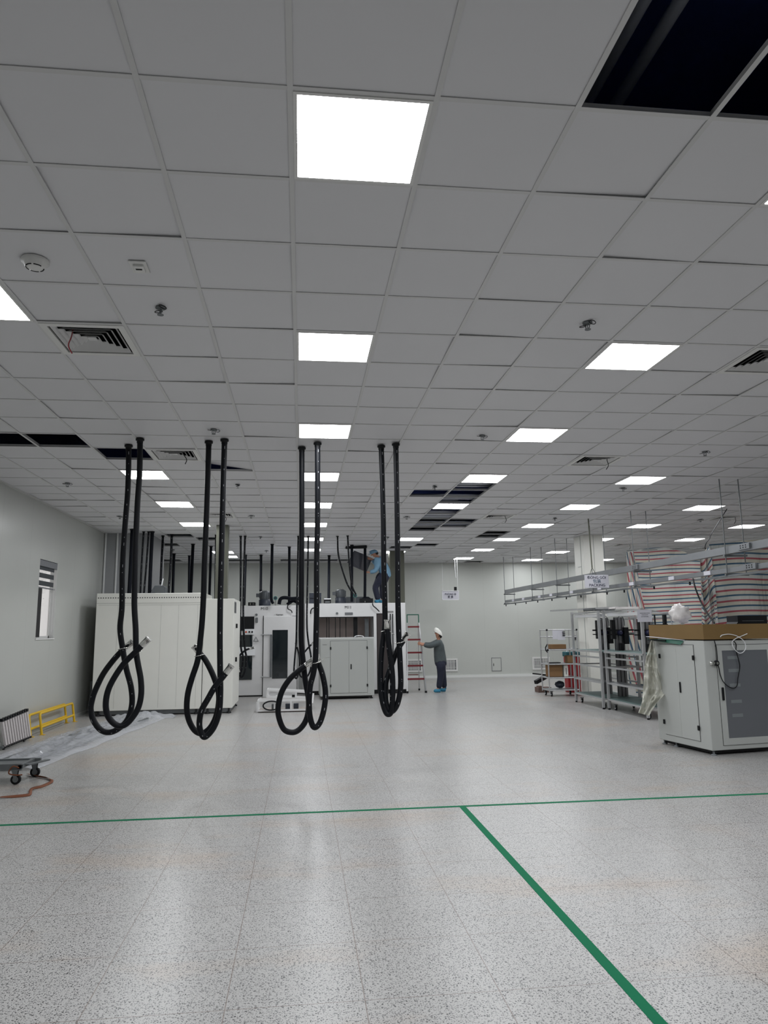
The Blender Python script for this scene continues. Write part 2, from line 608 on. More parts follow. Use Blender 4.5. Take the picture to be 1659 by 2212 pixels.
for i in range(i0, i1 + 1):
    if XL < cx(i) < XR: tee.box((cx(i) - 0.012, YB, CE - 0.001), (cx(i) + 0.012, YF, CE + 0.003))
    if XL < cx(i) < XR: tee.box((cx(i) - 0.002, YB, CE + 0.003), (cx(i) + 0.002, YF, CE + 0.035))
for j in range(j0, j1 + 1):
    if YB < cy(j) < YF:
        tee.box((XL, cy(j) - 0.012, CE), (XR, cy(j) + 0.012, CE + 0.0035))
        tee.box((XL, cy(j) - 0.002, CE + 0.0035), (XR, cy(j) + 0.002, CE + 0.03))
tee.build('ceiling_grid', M['tee'], ceiling)
edge = MB()
edge.box((XL, YB, CE - 0.004), (XL + 0.025, YF, CE + 0.02)); edge.box((XL, YF - 0.025, CE - 0.004), (XR, YF, CE + 0.02))
struct('trim_1', edge, M['tee'])
# space above the ceiling: slab, ducts and pipes seen through the missing tiles
struct('trim_2', MB().box((XL - 0.2, YB - 0.2, ROOF), (XR + 0.2, YF + 0.2, ROOF + 0.15)), M['plenum'])

# walls
struct('wall_far', MB().box((XL - 0.1, YF, -0.1), (XR + 0.1, YF + 0.1, ROOF)), M['wall'])
struct('wall_right', MB().box((XR, YB, -0.1), (XR + 0.1, YF, ROOF)), M['wall'])
struct('wall_back', MB().box((XL - 0.1, YB - 0.1, -0.1), (XR + 0.1, YB, ROOF)), M['wall'])
WY0, WY1, WZ0, WZ1 = 12.50, 13.38, 1.51, 2.815
wl = MB()
wl.box((XL - 0.12, YB, -0.1), (XL, WY0, ROOF)); wl.box((XL - 0.12, WY1, -0.1), (XL, YF, ROOF))
wl.box((XL - 0.12, WY0, -0.1), (XL, WY1, WZ0)); wl.box((XL - 0.12, WY0, WZ1), (XL, WY1, ROOF))
struct('wall_left', wl, M['wall_l'])
# boxed-out corner section of the left wall behind the big cabinet
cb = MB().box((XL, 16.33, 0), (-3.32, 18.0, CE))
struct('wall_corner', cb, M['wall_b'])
cv = MB()
for x in (-4.27, -4.02):
    cv.tube([(x, 16.325, 0), (x, 16.325, CE)], 0.022, 10)
struct('trim_3', cv, mat('white_cove_strip', (210, 212, 212), 0.2))
struct('baseboard_far', MB().box((XL, YF - 0.035, 0), (XR, YF, 0.075)), mat('glossy_white_skirting', (225, 227, 225), 0.2))
struct('baseboard_left', MB().box((XL, YB, 0), (XL + 0.02, 16.3, 0.05)), M['grey'])

# window in the left wall with zebra blind
win = struct('window_1', MB().box((XL - 0.1, WY0, WZ0), (XL - 0.08, WY0 + 0.04, WZ1)).box((XL - 0.1, WY1 - 0.04, WZ0), (XL - 0.08, WY1, WZ1))
             .box((XL - 0.1, WY0, WZ0), (XL - 0.08, WY1, WZ0 + 0.04)).box((XL - 0.1, WY0, WZ1 - 0.04), (XL - 0.08, WY1, WZ1))
             , M['white'])
win['label'] = 'tall narrow window in the left wall'
MB().box((XL - 0.095, WY0, WZ0), (XL - 0.09, WY1, WZ1)).build('window_pane', M['clear'], win)
MB().box((XL - 0.12, WY0 - 0.01, WZ0 - 0.02), (XL + 0.015, WY1 + 0.01, WZ0)).build('window_sill', M['white'], win)
MB().box((XL - 0.12, WY0, WZ0), (XL - 0.0, WY0 + 0.004, WZ1)).box((XL - 0.12, WY1 - 0.004, WZ0), (XL - 0.0, WY1, WZ1)).build('window_lining', M['white'], win)
MB().box((XL - 0.085, WY0 + 0.005, WZ0 + 0.02), (XL - 0.02, WY0 + 0.24, WZ1 - 0.46)).build('jamb_shade_strip', M['dark'], win)  # dark box standing in for the frame's shade at the near jamb
bl = thing('roller_blind', 'short grey roller blind with see-through bands in the left wall window', 'blind', (XL - 0.03, WY0, WZ1))
MB().box((-0.03, 0.01, -0.11), (0.03, WY1 - WY0 - 0.01, -0.01)).build('blind_cassette', M['mesh'], bl)
for k in range(3):
    MB().box((0.0, 0.02, -0.17 - 0.13 * k), (0.006, WY1 - WY0 - 0.09, -0.11 - 0.13 * k) if k == 0 else (0.006, WY1 - WY0 - 0.09, -0.09 - 0.13 * k)).build('opaque_band', M['blind'], bl)
MB().box((-0.004, 0.02, -0.475), (0.012, WY1 - WY0 - 0.03, -0.455)).build('bottom_rail', M['mesh'], bl)
MB().cyl((0.012, 0.8, -0.1), (0.012, 0.8, -1.2), 0.004, 6).build('bead_cord', M['white'], bl)

# columns
struct('trim_4', MB().box((-1.74, 15.0, 0), (-1.5, 15.24, CE)), M['green_col'])
struct('trim_5', MB().box((2.45, 19.9, 0), (2.85, 20.3, CE)), M['green_col'])
c6 = MB().box((6.66, 16.42, 0), (7.14, 17.02, CE))
struct('trim_6', c6, M['cabinet'])
struct('trim_7', MB().box((6.652, 16.60, 0), (6.66, 16.62, CE)).box((6.652, 16.62, 3.0), (6.66, 16.82, 3.015)).box((6.90, 16.412, 0), (6.91, 16.42, CE)), M['grey'])

# things above the ceiling seen through the gaps
pl = MB()
for x in (1.55, 1.72, 3.05): pl.cyl((x, -1, 4.35), (x, 5.5, 4.5), 0.035, 10)
struct('trim_8', pl, M['duct'])
p2 = MB()
for k, y in enumerate((10.6, 11.0, 11.45, 12.05, 12.95, 13.35, 13.8, 14.3, 14.75, 15.2, 15.6)):
    p2.box((1.5, y, 3.8 + 0.05 * (k % 3)), (4.4, y + 0.07, 3.88 + 0.05 * (k % 3)))
p2.cyl((1.6, 11.3, 4.4), (3.6, 11.6, 4.25), 0.16, 16)
p2.cyl((-4.2, 8.6, 4.4), (-1.4, 8.9, 4.5), 0.12, 16)
p2.box((-1.9, 9.3, 3.95), (-0.3, 9.36, 4.01)); p2.box((-1.9, 9.55, 4.15), (-0.3, 9.6, 4.2))
for k in range(6): p2.box((2.3, 13.0 + 0.11 * k, 3.95), (2.9, 13.03 + 0.11 * k, 4.0))
p2.box((1.0, 18.6, 3.9), (3.6, 18.7, 4.0))
struct('trim_9', p2, M['duct'])

# ------------------------------------------------------------------ ceiling lights
def make_light():
    t = thing('ceiling_light', 'x', 'light', (0, 0, CE), 0, 'lit square ceiling panels')
    f = MB()
    a, b = 0.288, 0.272
    f.box((-a, -a, -0.004), (a, -b, 0.03)); f.box((-a, b, -0.004), (a, a, 0.03)); f.box((-a, -b, -0.004), (-b, b, 0.03)); f.box((b, -b, -0.004), (a, b, 0.03))
    f.box((-a, -a, 0.03), (a, a, 0.04))
    f.build('light_frame', M['white'], t)
    d = MB().add([(-b, -b, 0.0), (b, -b, 0.0), (b, b, 0.0), (-b, b, 0.0)], [(0, 3, 2, 1)])
    d.build('diffuser', M['light'], t)
    return t

CN = {-4: 'leftmost column near the left wall', 0: 'column over the middle hoses', 4: 'column passing the missing tiles', 8: 'column just left of the hanging rack',
      12: 'column over the striped tarp', 16: 'rightmost column'}
first = make_light(); used = False
for i, js in LIGHTS.items():
    vis = [j for j in js if (j >= 0 and not (i in (8, 12) and j < 12) and not (i == 16 and j < 12))]
    for j in js:
        loc = (cx(i) + 0.3, cy(j) + 0.3, CE)
        if j in vis:
            lab = 'lit ceiling panel, %s from the front, in the %s' % (ORD[vis.index(j)], CN[i])
        else:
            lab = 'unseen lit ceiling panel, %s of the %s' % (ORD[js.index(j)], CN[i])
        if not used:
            first.location = loc; first['label'] = lab; used = True
        else: dup(first, loc, None, lab)

# ------------------------------------------------------------------ air diffusers
def make_ac():
    t = thing('air_diffuser', 'x', 'air vent', (0, 0, CE), 0, 'square ceiling air diffusers')
    f = MB(); a = 0.29
    f.box((-a, -a, -0.006), (a, -a + 0.045, 0.01)); f.box((-a, a - 0.045, -0.006), (a, a, 0.01))
    f.box((-a, -a + 0.045, -0.006), (-a + 0.045, a - 0.045, 0.01)); f.box((a - 0.045, -a + 0.045, -0.006), (a, a - 0.045, 0.01))
    f.build('frame', M['white'], t)
    MB().box((-a, -a, 0.2), (a, a, 0.21)).box((-a, -a, 0.01), (-a + 0.005, a, 0.2)).box((a - 0.005, -a, 0.01), (a, a, 0.2)).box((-a, -a, 0.01), (a, -a + 0.005, 0.2)).box((-a, a - 0.005, 0.01), (a, a, 0.2)).build('dark_throat', M['dark'], t)
    for k in range(5):
        ro = 0.232 - 0.042 * k; ri = ro - 0.025
        q = MB()
        o = [(-ro, -ro), (ro, -ro), (ro, ro), (-ro, ro)]; n = [(-ri, -ri), (ri, -ri), (ri, ri), (-ri, ri)]
        vs = [(x, y, 0.0) for x, y in o] + [(x, y, 0.022) for x, y in n] + [(x * 0.985, y * 0.985, 0.003) for x, y in o] + [(x * 0.985, y * 0.985, 0.025) for x, y in n]
        fs = []
        for s in range(4):
            s2 = (s + 1) % 4
            fs += [(s, s2, 4 + s2, 4 + s), (8 + s2, 8 + s, 12 + s, 12 + s2), (s, 8 + s, 8 + s2, s2)]
        q.add(vs, fs); q.build('louvre_ring', M['tee'], t)
    MB().box((-0.03, -0.03, 0.008), (0.03, 0.03, 0.016)).build('centre_plate', M['tee'], t)
    return t

ACL = ['square air diffuser with dangling red wire, nearest the camera at the left', 'square air diffuser just behind the left hoses, black wire hanging',
       'small distant air diffuser left of the olive column', 'air diffuser cut by the right edge of the photo, nearest on the right',
       'air diffuser on the right between the second and third panel rows', 'air diffuser beyond the missing tiles, right of centre',
       'far air diffuser at right beside the hanging rods', 'farthest air diffuser above the tarp']
a0 = make_ac(); a0.location = (cx(-3) + 0.3, cy(4) + 0.3, CE); a0['label'] = ACL[0]
acs = [a0]
for k, (i, j) in enumerate(ac_cells[1:]):
    acs.append(dup(a0, (cx(i) + 0.3, cy(j) + 0.3, CE), None, ACL[k + 1]))
for k, (o, s) in enumerate(zip(acs, (-1, 1, 1, 1, 1, 1, 1, 1))):
    w = MB().tube(smooth_path([(s * 0.10, -0.14, 0.02), (s * 0.12, -0.1, -0.02), (s * 0.15, -0.06, -0.07), (s * 0.13, -0.03, -0.12)]), 0.005, 6)
    w.build('hanging_wire', M['red'] if k == 0 else M['black'], o)

# ------------------------------------------------------------------ sprinklers, detectors
def make_sprinkler():
    t = thing('ceiling_sprinkler', 'x', 'sprinkler', (0, 0, CE), 0, 'pendant sprinklers on the ceiling')
    MB().lathe([(0.035, 0.0), (0.035, -0.006), (0.014, -0.008), (0.012, -0.014)], n=16).build('escutcheon', M['steel'], t)
    q = MB().tube([(math.sin(a) * 0.018, 0, -0.03 + 0.018 * math.cos(a)) for a in [2 * PI * k / 14 for k in range(15)]], 0.0035, 6)
    q.cyl((0, 0, -0.012), (0, 0, -0.05), 0.003, 6); q.build('yoke_arms', M['steel'], t)
    MB().lathe([(0.022, -0.05), (0.022, -0.053)], n=12).build('deflector', M['steel'], t)
    q = MB().tube([(math.cos(a) * 0.02 - 0.045, math.sin(a) * 0.025, -0.012 + 0.008 * math.sin(a)) for a in [2 * PI * k / 12 for k in range(13)]], 0.003, 6)
    q.tube([(math.cos(a) * 0.02 + 0.045, math.sin(a) * 0.025, -0.012 - 0.006 * math.sin(a)) for a in [2 * PI * k / 12 for k in range(13)]], 0.003, 6)
    q.build('wire_clip', M['dark'], t)
    return t

sp_x = {-3.39: 'near the left wall', -0.95: 'left of the middle lights', 2.03: 'right of the middle lights', 5.04: 'in line with the hanging rack lights', 8.18: 'at the far right'}
SP = {-3.39: [10.76, 13.86, 19.6], -0.95: [4.71, 7.72, 10.74, 13.7, 16.85, 19.82], 2.03: [4.70, 7.77, 10.73, 13.74, 16.88], 5.04: [8.34, 10.7, 13.82], 8.18: [13.91]}
s0 = None
for x, ys in SP.items():
    for k, y in enumerate(ys):
        lab = 'small pendant sprinkler, %s from the front of those %s' % (ORD[k], sp_x[x])
        if s0 is None:
            s0 = make_sprinkler(); s0.location = (x, y, CE); s0['label'] = lab; s0.rotation_euler = (0, 0, 0.4)
        else: dup(s0, (x, y, CE), (k * 1.3 + x) % 3, lab)
d = thing('smoke_detector', 'round white smoke detector on the ceiling at the left edge', 'smoke detector', (-1.555, 4.13, CE))
MB().lathe([(0.075, 0), (0.077, -0.014), (0.06, -0.02), (0.055, -0.042), (0.035, -0.05)], n=28).build('detector_body', M['white'], d)
for a0_ in (2.6, 3.75, 4.9, 0.3, 1.45):
    MB().tube([(0.048 * math.cos(a0_ + 0.1 * k), 0.048 * math.sin(a0_ + 0.1 * k), -0.046) for k in range(10)], 0.0035, 6).build('sensing_slot', M['black'], d)
d = thing('ceiling_sensor', 'small square white sensor plate with a black slot on the ceiling', 'sensor', (-0.97, 4.15, CE))
MB().box((-0.05, -0.07, -0.008), (0.05, 0.07, 0)).build('mounting_plate', M['white'], d, bevel=0.002)
MB().box((-0.03, -0.04, -0.022), (0.03, 0.045, -0.008)).build('sensor_block', M['white'], d, bevel=0.003)
MB().box((-0.018, -0.012, -0.024), (0.018, 0.002, -0.022)).build('black_slot', M['black'], d)
# one tile lifted askew
tl = MB(); a = (cx(-2) + 0.01, cy(11) + 0.01); b = (cx(-1) - 0.01, cy(12) - 0.01)
tl.add([(a[0], a[1] + 0.05, CE + 0.13), (b[0], a[1] + 0.05, CE + 0.03), (b[0], b[1] + 0.0, CE + 0.02), (a[0], b[1], CE + 0.1),
        (a[0], a[1] + 0.05, CE + 0.142), (b[0], a[1] + 0.05, CE + 0.042), (b[0], b[1] + 0.0, CE + 0.032), (a[0], b[1], CE + 0.112)],
       [(0, 3, 2, 1), (4, 5, 6, 7), (0, 1, 5, 4), (1, 2, 6, 5), (2, 3, 7, 6), (3, 0, 4, 7)])
tag(tl.build('loose_ceiling_tile', M['tile']), 'loose ceiling tile pushed up askew above the second pair of hoses', 'ceiling tile')

# ------------------------------------------------------------------ green floor tape
tp = MB().box((XL + 0.03, 6.735, 0.0), (8.5, 6.785, 0.0015))
tag(tp.build('floor_tape', M['tape']), 'green tape line running across the whole floor', 'floor tape')
tp = MB().box((1.43, -1.0, 0.0), (1.487, 6.735, 0.0015))
tag(tp.build('floor_tape', M['tape']), 'green tape line running from the cross line towards the camera', 'floor tape')

# ------------------------------------------------------------------ far wall fittings
def grille(x0, x1, lab):
    t = thing('wall_grille', lab, 'air vent', (x0, YF, 0.2), 0, 'low white wall grilles')
    w = x1 - x0; h = 0.41; f = MB()
    f.box((0, -0.03, 0), (w, 0, 0.05)); f.box((0, -0.03, h - 0.05), (w, 0, h)); f.box((0, -0.03, 0.05), (0.05, 0, h - 0.05)); f.box((w - 0.05, -0.03, 0.05), (w, 0, h - 0.05))
    f.build('grille_frame', M['white'], t)
    MB().box((0.05, -0.008, 0.05), (w - 0.05, 0, h - 0.05)).build('grille_backing', M['mesh'], t)
    n = int((w - 0.1) / 0.036); s = MB()
    for k in range(n): s.box((0.06 + 0.036 * k, -0.025, 0.05), (0.075 + 0.036 * k, -0.008, h - 0.05))
    s.box((0.05, -0.022, 0.12), (w - 0.05, -0.012, 0.13)); s.box((0.05, -0.022, 0.3), (w - 0.05, -0.012, 0.31))
    s.build('grille_bars', M['white'], t)

grille(3.33, 3.93, 'low white wall grille seen through the stepladder')
grille(4.5, 5.1, 'low white wall grille just right of the man in the white helmet')
grille(7.62, 8.22, 'low white wall grille partly behind the shelf trolley')
t = thing('access_panel', 'small square access panel low on the far wall', 'panel', (6.24, YF, 0.18))
f = MB(); w, h = 0.33, 0.43
f.box((0, -0.01, 0), (w, 0, 0.015)); f.box((0, -0.01, h - 0.015), (w, 0, h)); f.box((0, -0.01, 0), (0.015, 0, h)); f.box((w - 0.015, -0.01, 0), (w, 0, h))
f.build('panel_frame', M['mesh'], t)
MB().box((0.015, -0.008, 0.015), (w - 0.015, 0, h - 0.015)).build('panel_door', M['wall'], t)
MB().box((0.06, -0.02, 0.17), (0.075, -0.008, 0.25)).build('latch', M['dark'], t)
t = thing('double_socket', 'small grey wall socket seen between the bench posts', 'socket', (9.15, YF, 1.22))
MB().box((-0.06, -0.015, -0.08), (0.06, 0, 0.08)).build('socket_plate', M['mesh'], t, bevel=0.004)
MB().box((-0.03, -0.02, -0.05), (0.03, -0.015, -0.01)).box((-0.03, -0.02, 0.01), (0.03, -0.015, 0.05)).build('socket_face', M['dark'], t)

RF = (PI / 2, 0, 0)
t = thing('hanging_sign', 'white hanging room sign with dark letters in front of the far wall', 'sign', at(973, 1286, 22.3), 0)
MB().box((-0.27, -0.012, -0.145), (0.27, 0.012, 0.145)).build('sign_board', M['paper'], t, bevel=0.01)
f = MB()
for a, b in (((-0.27, -0.145), (0.27, -0.13)), ((-0.27, 0.13), (0.27, 0.145)), ((-0.27, -0.145), (-0.258, 0.145)), ((0.258, -0.145), (0.27, 0.145))):
    f.box((a[0], -0.018, a[1]), (b[0], 0.018, b[1]))
f.build('clear_sign_frame', M['lamp_w'], t)
text_mesh('PHÒNG BI', 0.078, 'sign_text', M['ink'], t, (0, -0.02, 0.035), RF)
text_mesh('配 套', 0.075, 'sign_text', M['ink'], t, (0, -0.02, -0.05), RF)
top = CE - t.location.z
f = MB()
for x in (-0.24, 0.24): f.cyl((x, 0, 0.14), (x, 0, top), 0.003, 6)
f.build('hanging_wire', M['lamp_w'], t)
MB().box((0.12, -0.03, 0.15), (0.2, 0.0, 0.26)).build('black_clip', M['black'], t)
f = MB().tube([at(982, 1206, 22.2), at(983, 1230, 22.2), at(985, 1248, 22.2)], 0.005, 6)
tag(f.build('hanging_cable', M['lamp_w']), 'pair of thin white cables hanging from the far ceiling panel', 'cable')

# ------------------------------------------------------------------ big cream cabinet, left
YC = 14.85
xa, xm, xb = -4.0, -1.93, -1.34
t = thing('machine_cabinet', 'large cream enclosed cabinet standing beside the left wall', 'cabinet', (xa, YC, 0))
L = xb - xa; Lm = xm - xa
MB().box((0, 0, 0.1), (Lm - 0.004, 1.35, 2.355)).build('main_body', M['cabinet'], t, bevel=0.008)
s = MB(); s.box((Lm, 0.02, 0.1), (L, 0.08, 2.235)); s.box((L - 0.06, 0.08, 0.1), (L, 1.55, 2.235)); s.box((Lm, 1.5, 0.1), (L - 0.06, 1.55, 2.235)); s.box((Lm, 0.0201, 0.1), (Lm + 0.05, 1.5, 2.235))
s.build('side_section', M['cabinet'], t, bevel=0.006)
MB().box((Lm - 0.001, -0.002, 0.1), (Lm + 0.003, 0.03, 1.0)).build('joint_gap', M['dark'], t)
q = MB()
for k in range(44): q.lathe([(0.011, 0), (0.011, 0.004)], (0.035 + k * (Lm - 0.06) / 43, 0, 2.265), 8, 'Y')
q.build('row_of_holes', M['dark'], t)
q = MB().box((0.0, -0.002, 2.155), (Lm, 0, 2.163)).box((0.04, -0.002, 2.12), (Lm - 0.02, 0, 2.125))
for x in (0.41, 1.24, 1.58, 1.95): q.box((x, -0.0015, 0.14), (x + 0.004, 0, 2.12))
q.build('panel_seams', mat('darker_cream_seam', (176, 176, 170), 0.5), t)  # seam lines coloured a little darker than the cabinet enamel
MB().box((0.1, 0.06, 0.02), (L - 0.05, 1.3, 0.1)).build('plinth', M['steel'], t)
for x, y in ((0.12, 0.05), (Lm - 0.1, 0.03), (Lm + 0.12, 0.03), (L - 0.06, 0.05), (L - 0.06, 1.4)):
    MB().lathe([(0.045, 0), (0.045, 0.03), (0.018, 0.035), (0.018, 0.1)], (x, y, 0), 14).build('levelling_foot', M['black'], t)
for z in (1.65, 0.97):
    MB().box((L, 0.5, z), (L + 0.035, 0.56, z + 0.09)).build('door_latch', M['dark'], t, bevel=0.004)
MB().box((L, 0.1, 1.95), (L + 0.004, 0.5, 2.18)).build('grille_plate', M['mesh'], t)
q = MB()
for k in range(9): q.box((L + 0.004, 0.12, 1.97 + k * 0.022), (L + 0.007, 0.48, 1.98 + k * 0.022))
q.build('grille_slots', M['dark'], t)
tag(MB().box((-4.25, 15.6, 0), (-4.1, 15.65, 0.62)).build('leaning_board', M['steel']), 'dark board standing in the gap beside the cream cabinet', 'board')

def motor(loc, lab, s=1.0, blk=True):
    t = thing('pump_motor', lab, 'motor', loc, 0, 'motors on top of the machines')
    MB().lathe([(0.13 * s, 0), (0.13 * s, 0.14 * s), (0.11 * s, 0.15 * s)], (0, 0, 0), 20).build('pump_base', M['ctrl'], t)
    q = MB().lathe([(0.11 * s, 0.15 * s), (0.115 * s, 0.17 * s), (0.115 * s, 0.3 * s), (0.09 * s, 0.33 * s), (0.05 * s, 0.34 * s)], (0, 0, 0), 20)
    for k in range(16):
        a = 2 * PI * k / 16
        q.bar((0.12 * s * math.cos(a), 0.12 * s * math.sin(a), 0.17 * s), (0.12 * s * math.cos(a), 0.12 * s * math.sin(a), 0.3 * s), 0.008 * s)
    q.build('motor_housing', M['motor'], t)
    MB().box((-0.19 * s, -0.05 * s, 0.2 * s), (-0.11 * s, 0.05 * s, 0.28 * s)).build('terminal_box', M['motor'], t, bevel=0.005)
    for k in range(3): MB().tube([(-0.05 * s + 0.05 * s * k, 0, 0.335 * s), (-0.05 * s + 0.05 * s * k, 0, 0.365 * s)], 0.012 * s, 8).build('lifting_lug', M['chrome'], t)
    return t

# cooling box on the cream cabinet
p = at(345, 1278, 15.8)
t = thing('blower_box', 'grey sloped blower box on top of the cream cabinet', 'blower', (p.x, 15.7, 2.355))
MB().poly([(-0.17, 0, 0), (0.13, 0, 0), (0.13, 0, 0.16), (0.08, 0, 0.2), (-0.09, 0, 0.2), (-0.15, 0, 0.1)], (0, 0.3, 0)).build('blower_housing', M['motor'], t)
q = MB()
for k in range(7): q.box((-0.08, -0.004, 0.03 + k * 0.02), (0.11, 0, 0.037 + k * 0.02))
q.build('cooling_fins', M['steel'], t)
MB().cyl((0.02, 0.15, 0.19), (0.05, 0.15, 0.36), 0.012, 8).build('white_riser_pipe', M['lamp_w'], t)

# ------------------------------------------------------------------ machines in the background
YM = 18.4
AX0, AX1, BX0, BX1 = -1.75, -0.1, 0.1, 2.64
t = thing('oven_machine', 'white oven machine with a glazed door, behind the third pair of hoses', 'machine', (AX0, YM, 0))
Lw = AX1 - AX0
MB().box((0, 0, 0.03), (Lw, 2.2, 2.205)).build('machine_housing', M['machine'], t, bevel=0.01)
MB().box((0.1, 0.03, 0), (Lw - 0.05, 2.1, 0.03)).build('base_gap', M['dark'], t)
def L2(u, v): p = at(u, v, YM); return (p.x - AX0, p.z)
x0, z1 = L2(570, 1332); x1, z0 = L2(640, 1504)
MB().box((x0, -0.05, z0), (x1, 0, z1)).build('door', M['machine'], t, bevel=0.006)
MB().box((x0 - 0.02, -0.01, z0), (x0 - 0.003, 0.001, z1 + 0.02)).build('door_gap', M['dark'], t)
a, b = L2(589, 1361), L2(621, 1465)
g = MB().box((a[0], -0.058, b[1]), (b[0], -0.05, a[1])).build('door_window', M['glass'], t)
a, b = L2(584, 1371), L2(587, 1462)
MB().box((a[0], -0.1, b[1]), (b[0], -0.075, a[1])).build('door_handle', M['steel'], t)
for v in (1371, 1462):
    a = L2(563, v); b = L2(587, v)
    MB().cyl((a[0], -0.075, a[1]), (b[0], -0.075, a[1]), 0.014, 8).build('handle_bracket', M['alu'], t)
a, b = L2(519, 1332), L2(549, 1362)
MB().box((a[0], -0.03, b[1]), (b[0], 0, a[1])).build('monitor', M['black'], t, bevel=0.004)
a, b = L2(526, 1359), L2(549, 1371)
cpn = MB().box((a[0], -0.05, b[1]), (b[0], 0, a[1])).build('control_panel', M['lamp_w'], t, bevel=0.004)
for k, (u, mm) in enumerate(((532, 'orange'), (539, 'black'), (545, 'black'))):
    q = L2(u, 1365); MB().lathe([(0.022, 0), (0.022, 0.03)], (q[0], -0.05, q[1]), 10, 'Y').build('control_knob', M[mm], cpn)
for (u0, v0, u1, v1) in ((517, 1372, 545, 1397), (515, 1416, 544, 1468)):
    a, b = L2(u0, v0), L2(u1, v1)
    MB().box((a[0], -0.02, b[1]), (b[0], 0, a[1])).build('viewing_window', M['glass'], t)
a, b = L2(516, 1398), L2(551, 1416)
MB().box((a[0], -0.07, b[1]), (b[0], 0, a[1])).build('keyboard_drawer', M['lamp_w'], t, bevel=0.006)
q = L2(554, 1328); MB().lathe([(0.03, 0), (0.03, 0.02)], (q[0], 0, q[1]), 12, 'Y').build('round_knob', M['steel'], t)
a, b = L2(552, 1334), L2(557, 1345)
MB().box((a[0], -0.03, b[1]), (b[0], 0, a[1])).build('oval_latch', M['steel'], t, bevel=0.01)
a, b, c = L2(553, 1376), L2(548, 1385), L2(558, 1385)
q = MB()
for m, n in ((a, b), (b, c), (c, a)): q.cyl((m[0], -0.03, m[1]), (n[0], -0.03, n[1]), 0.006, 6)
q.build('pull_ring', M['steel'], t)
a, b = L2(631, 1330), L2(640, 1340)
MB().box((a[0], -0.004, b[1]), (b[0], 0, a[1])).build('rating_plate', M['mesh'], t)
q = L2(571, 1315); text_mesh('M10', 0.1, 'machine_number', M['black'], t, (q[0], -0.004, q[1]), RF)
q = L2(602, 1328); text_mesh('- Xiamen', 0.06, 'maker_text', M['black'], t, (q[0], -0.004, q[1]), RF)
q = MB().tube(smooth_path([(L2(*p)[0], -0.05, L2(*p)[1]) for p in ((630, 1303), (622, 1308), (622, 1315), (629, 1319), (631, 1324))]), 0.012, 8)
q.build('cable_bow', M['black'], t)

t = thing('press_machine', 'white machine with a wide open front hatch, centre of the background', 'machine', (BX0, YM, 0))
Lw = BX1 - BX0
def L3(u, v): p = at(u, v, YM); return (p.x - BX0, p.z)
ho = L3(683, 1333); hi = L3(807, 1376)          # hatch
dl = L3(813, 1325); dr = L3(840, 1500)          # dark doorway
b_ = MB()
D = 2.2; T = 2.25
b_.box((0, 0, hi[1] - 0.5), (ho[0], D, T))
b_.box((ho[0], 0, ho[1]), (dl[0], D, T)); b_.box((dl[0], 0, dl[1]), (dr[0], D, T)); b_.box((dr[0], 0, 0.1), (Lw, D, T))
b_.box((ho[0], 0, 0.1), (dl[0], D, hi[1])); b_.box((hi[0], 0, hi[1]), (dl[0], D, ho[1])); b_.box((ho[0], 0.9, hi[1]), (hi[0], D, ho[1]))
b_.box((dl[0], 0.6, 0.1), (dr[0], D, dl[1])); b_.box((0, 0, 0.1), (ho[0], D, hi[1] - 0.5))
b_.build('machine_housing', M['machine'], t)
MB().box((ho[0], 0.86, hi[1]), (hi[0], 0.9, ho[1])).build('hatch_back', mat('brown_grey_interior', (178, 164, 158), 0.5), t)
for u in (706, 711, 725, 735, 748):
    q = L3(u, 1350); MB().box((q[0], 0.3, hi[1]), (q[0] + 0.02, 0.33, ho[1])).build('inner_rod', M['dark'], t)
q = L3(765, 1350); MB().box((q[0], 0.2, hi[1]), (q[0] + 0.1, 0.3, ho[1])).build('inner_column', M['black'], t)
q = L3(790, 1350); MB().box((q[0], 0.25, hi[1]), (q[0] + 0.1, 0.35, ho[1] - 0.05)).build('inner_valve_block', M['steel'], t)
f = MB()
f.box((ho[0], -0.01, ho[1] - 0.02), (hi[0], 0.01, ho[1])); f.box((hi[0] - 0.015, -0.01, hi[1]), (hi[0], 0.01, ho[1]))
f.build('hatch_seal', M['black'], t)
MB().box((dl[0], 0.02, 0.1), (dr[0], 0.06, dl[1])).build('dark_door', mat('dark_brown_panel', (56, 48, 48), 0.5), t)
a = L3(845, 1326); b = L3(848, 1500)
MB().tube([(a[0] - 0.03, -0.05, b[1]), (a[0] - 0.03, -0.05, a[1]), (a[0] + 0.03, -0.05, a[1]), (a[0] + 0.03, -0.05, b[1])], 0.014, 8).build('black_conduit_loop', M['black'], t)
MB().box((0.1, 0.05, 0), (Lw - 0.05, D - 0.1, 0.1)).build('base_gap', M['dark'], t)
for x in (dr[0] + 0.1, Lw - 0.06): MB().lathe([(0.05, 0), (0.05, 0.1)], (x, 0.03, 0), 12).build('levelling_foot', M['black'], t)
q = L3(752, 1312); text_mesh('M11', 0.1, 'machine_number', M['black'], t, (q[0], -0.004, q[1]), RF)
q = L3(841, 1322); text_mesh('000000', 0.07, 'serial_text', M['black'], t, (q[0], -0.004, q[1]), RF)
q = L3(728, 1325); MB().lathe([(0.03, 0), (0.03, 0.02)], (q[0], 0, q[1]), 12, 'Y').build('round_knob', M['steel'], t)
a, b = L3(745, 1323), L3(762, 1328)
MB().box((a[0], -0.02, b[1]), (b[0], 0, a[1])).build('oval_grip', M['mesh'], t, bevel=0.01)
MB().tube(smooth_path([(L3(*p)[0], -0.05, L3(*p)[1]) for p in ((804, 1303), (806, 1309), (812, 1314), (819, 1321))]), 0.014, 8).build('cable_bow', M['black'], t)
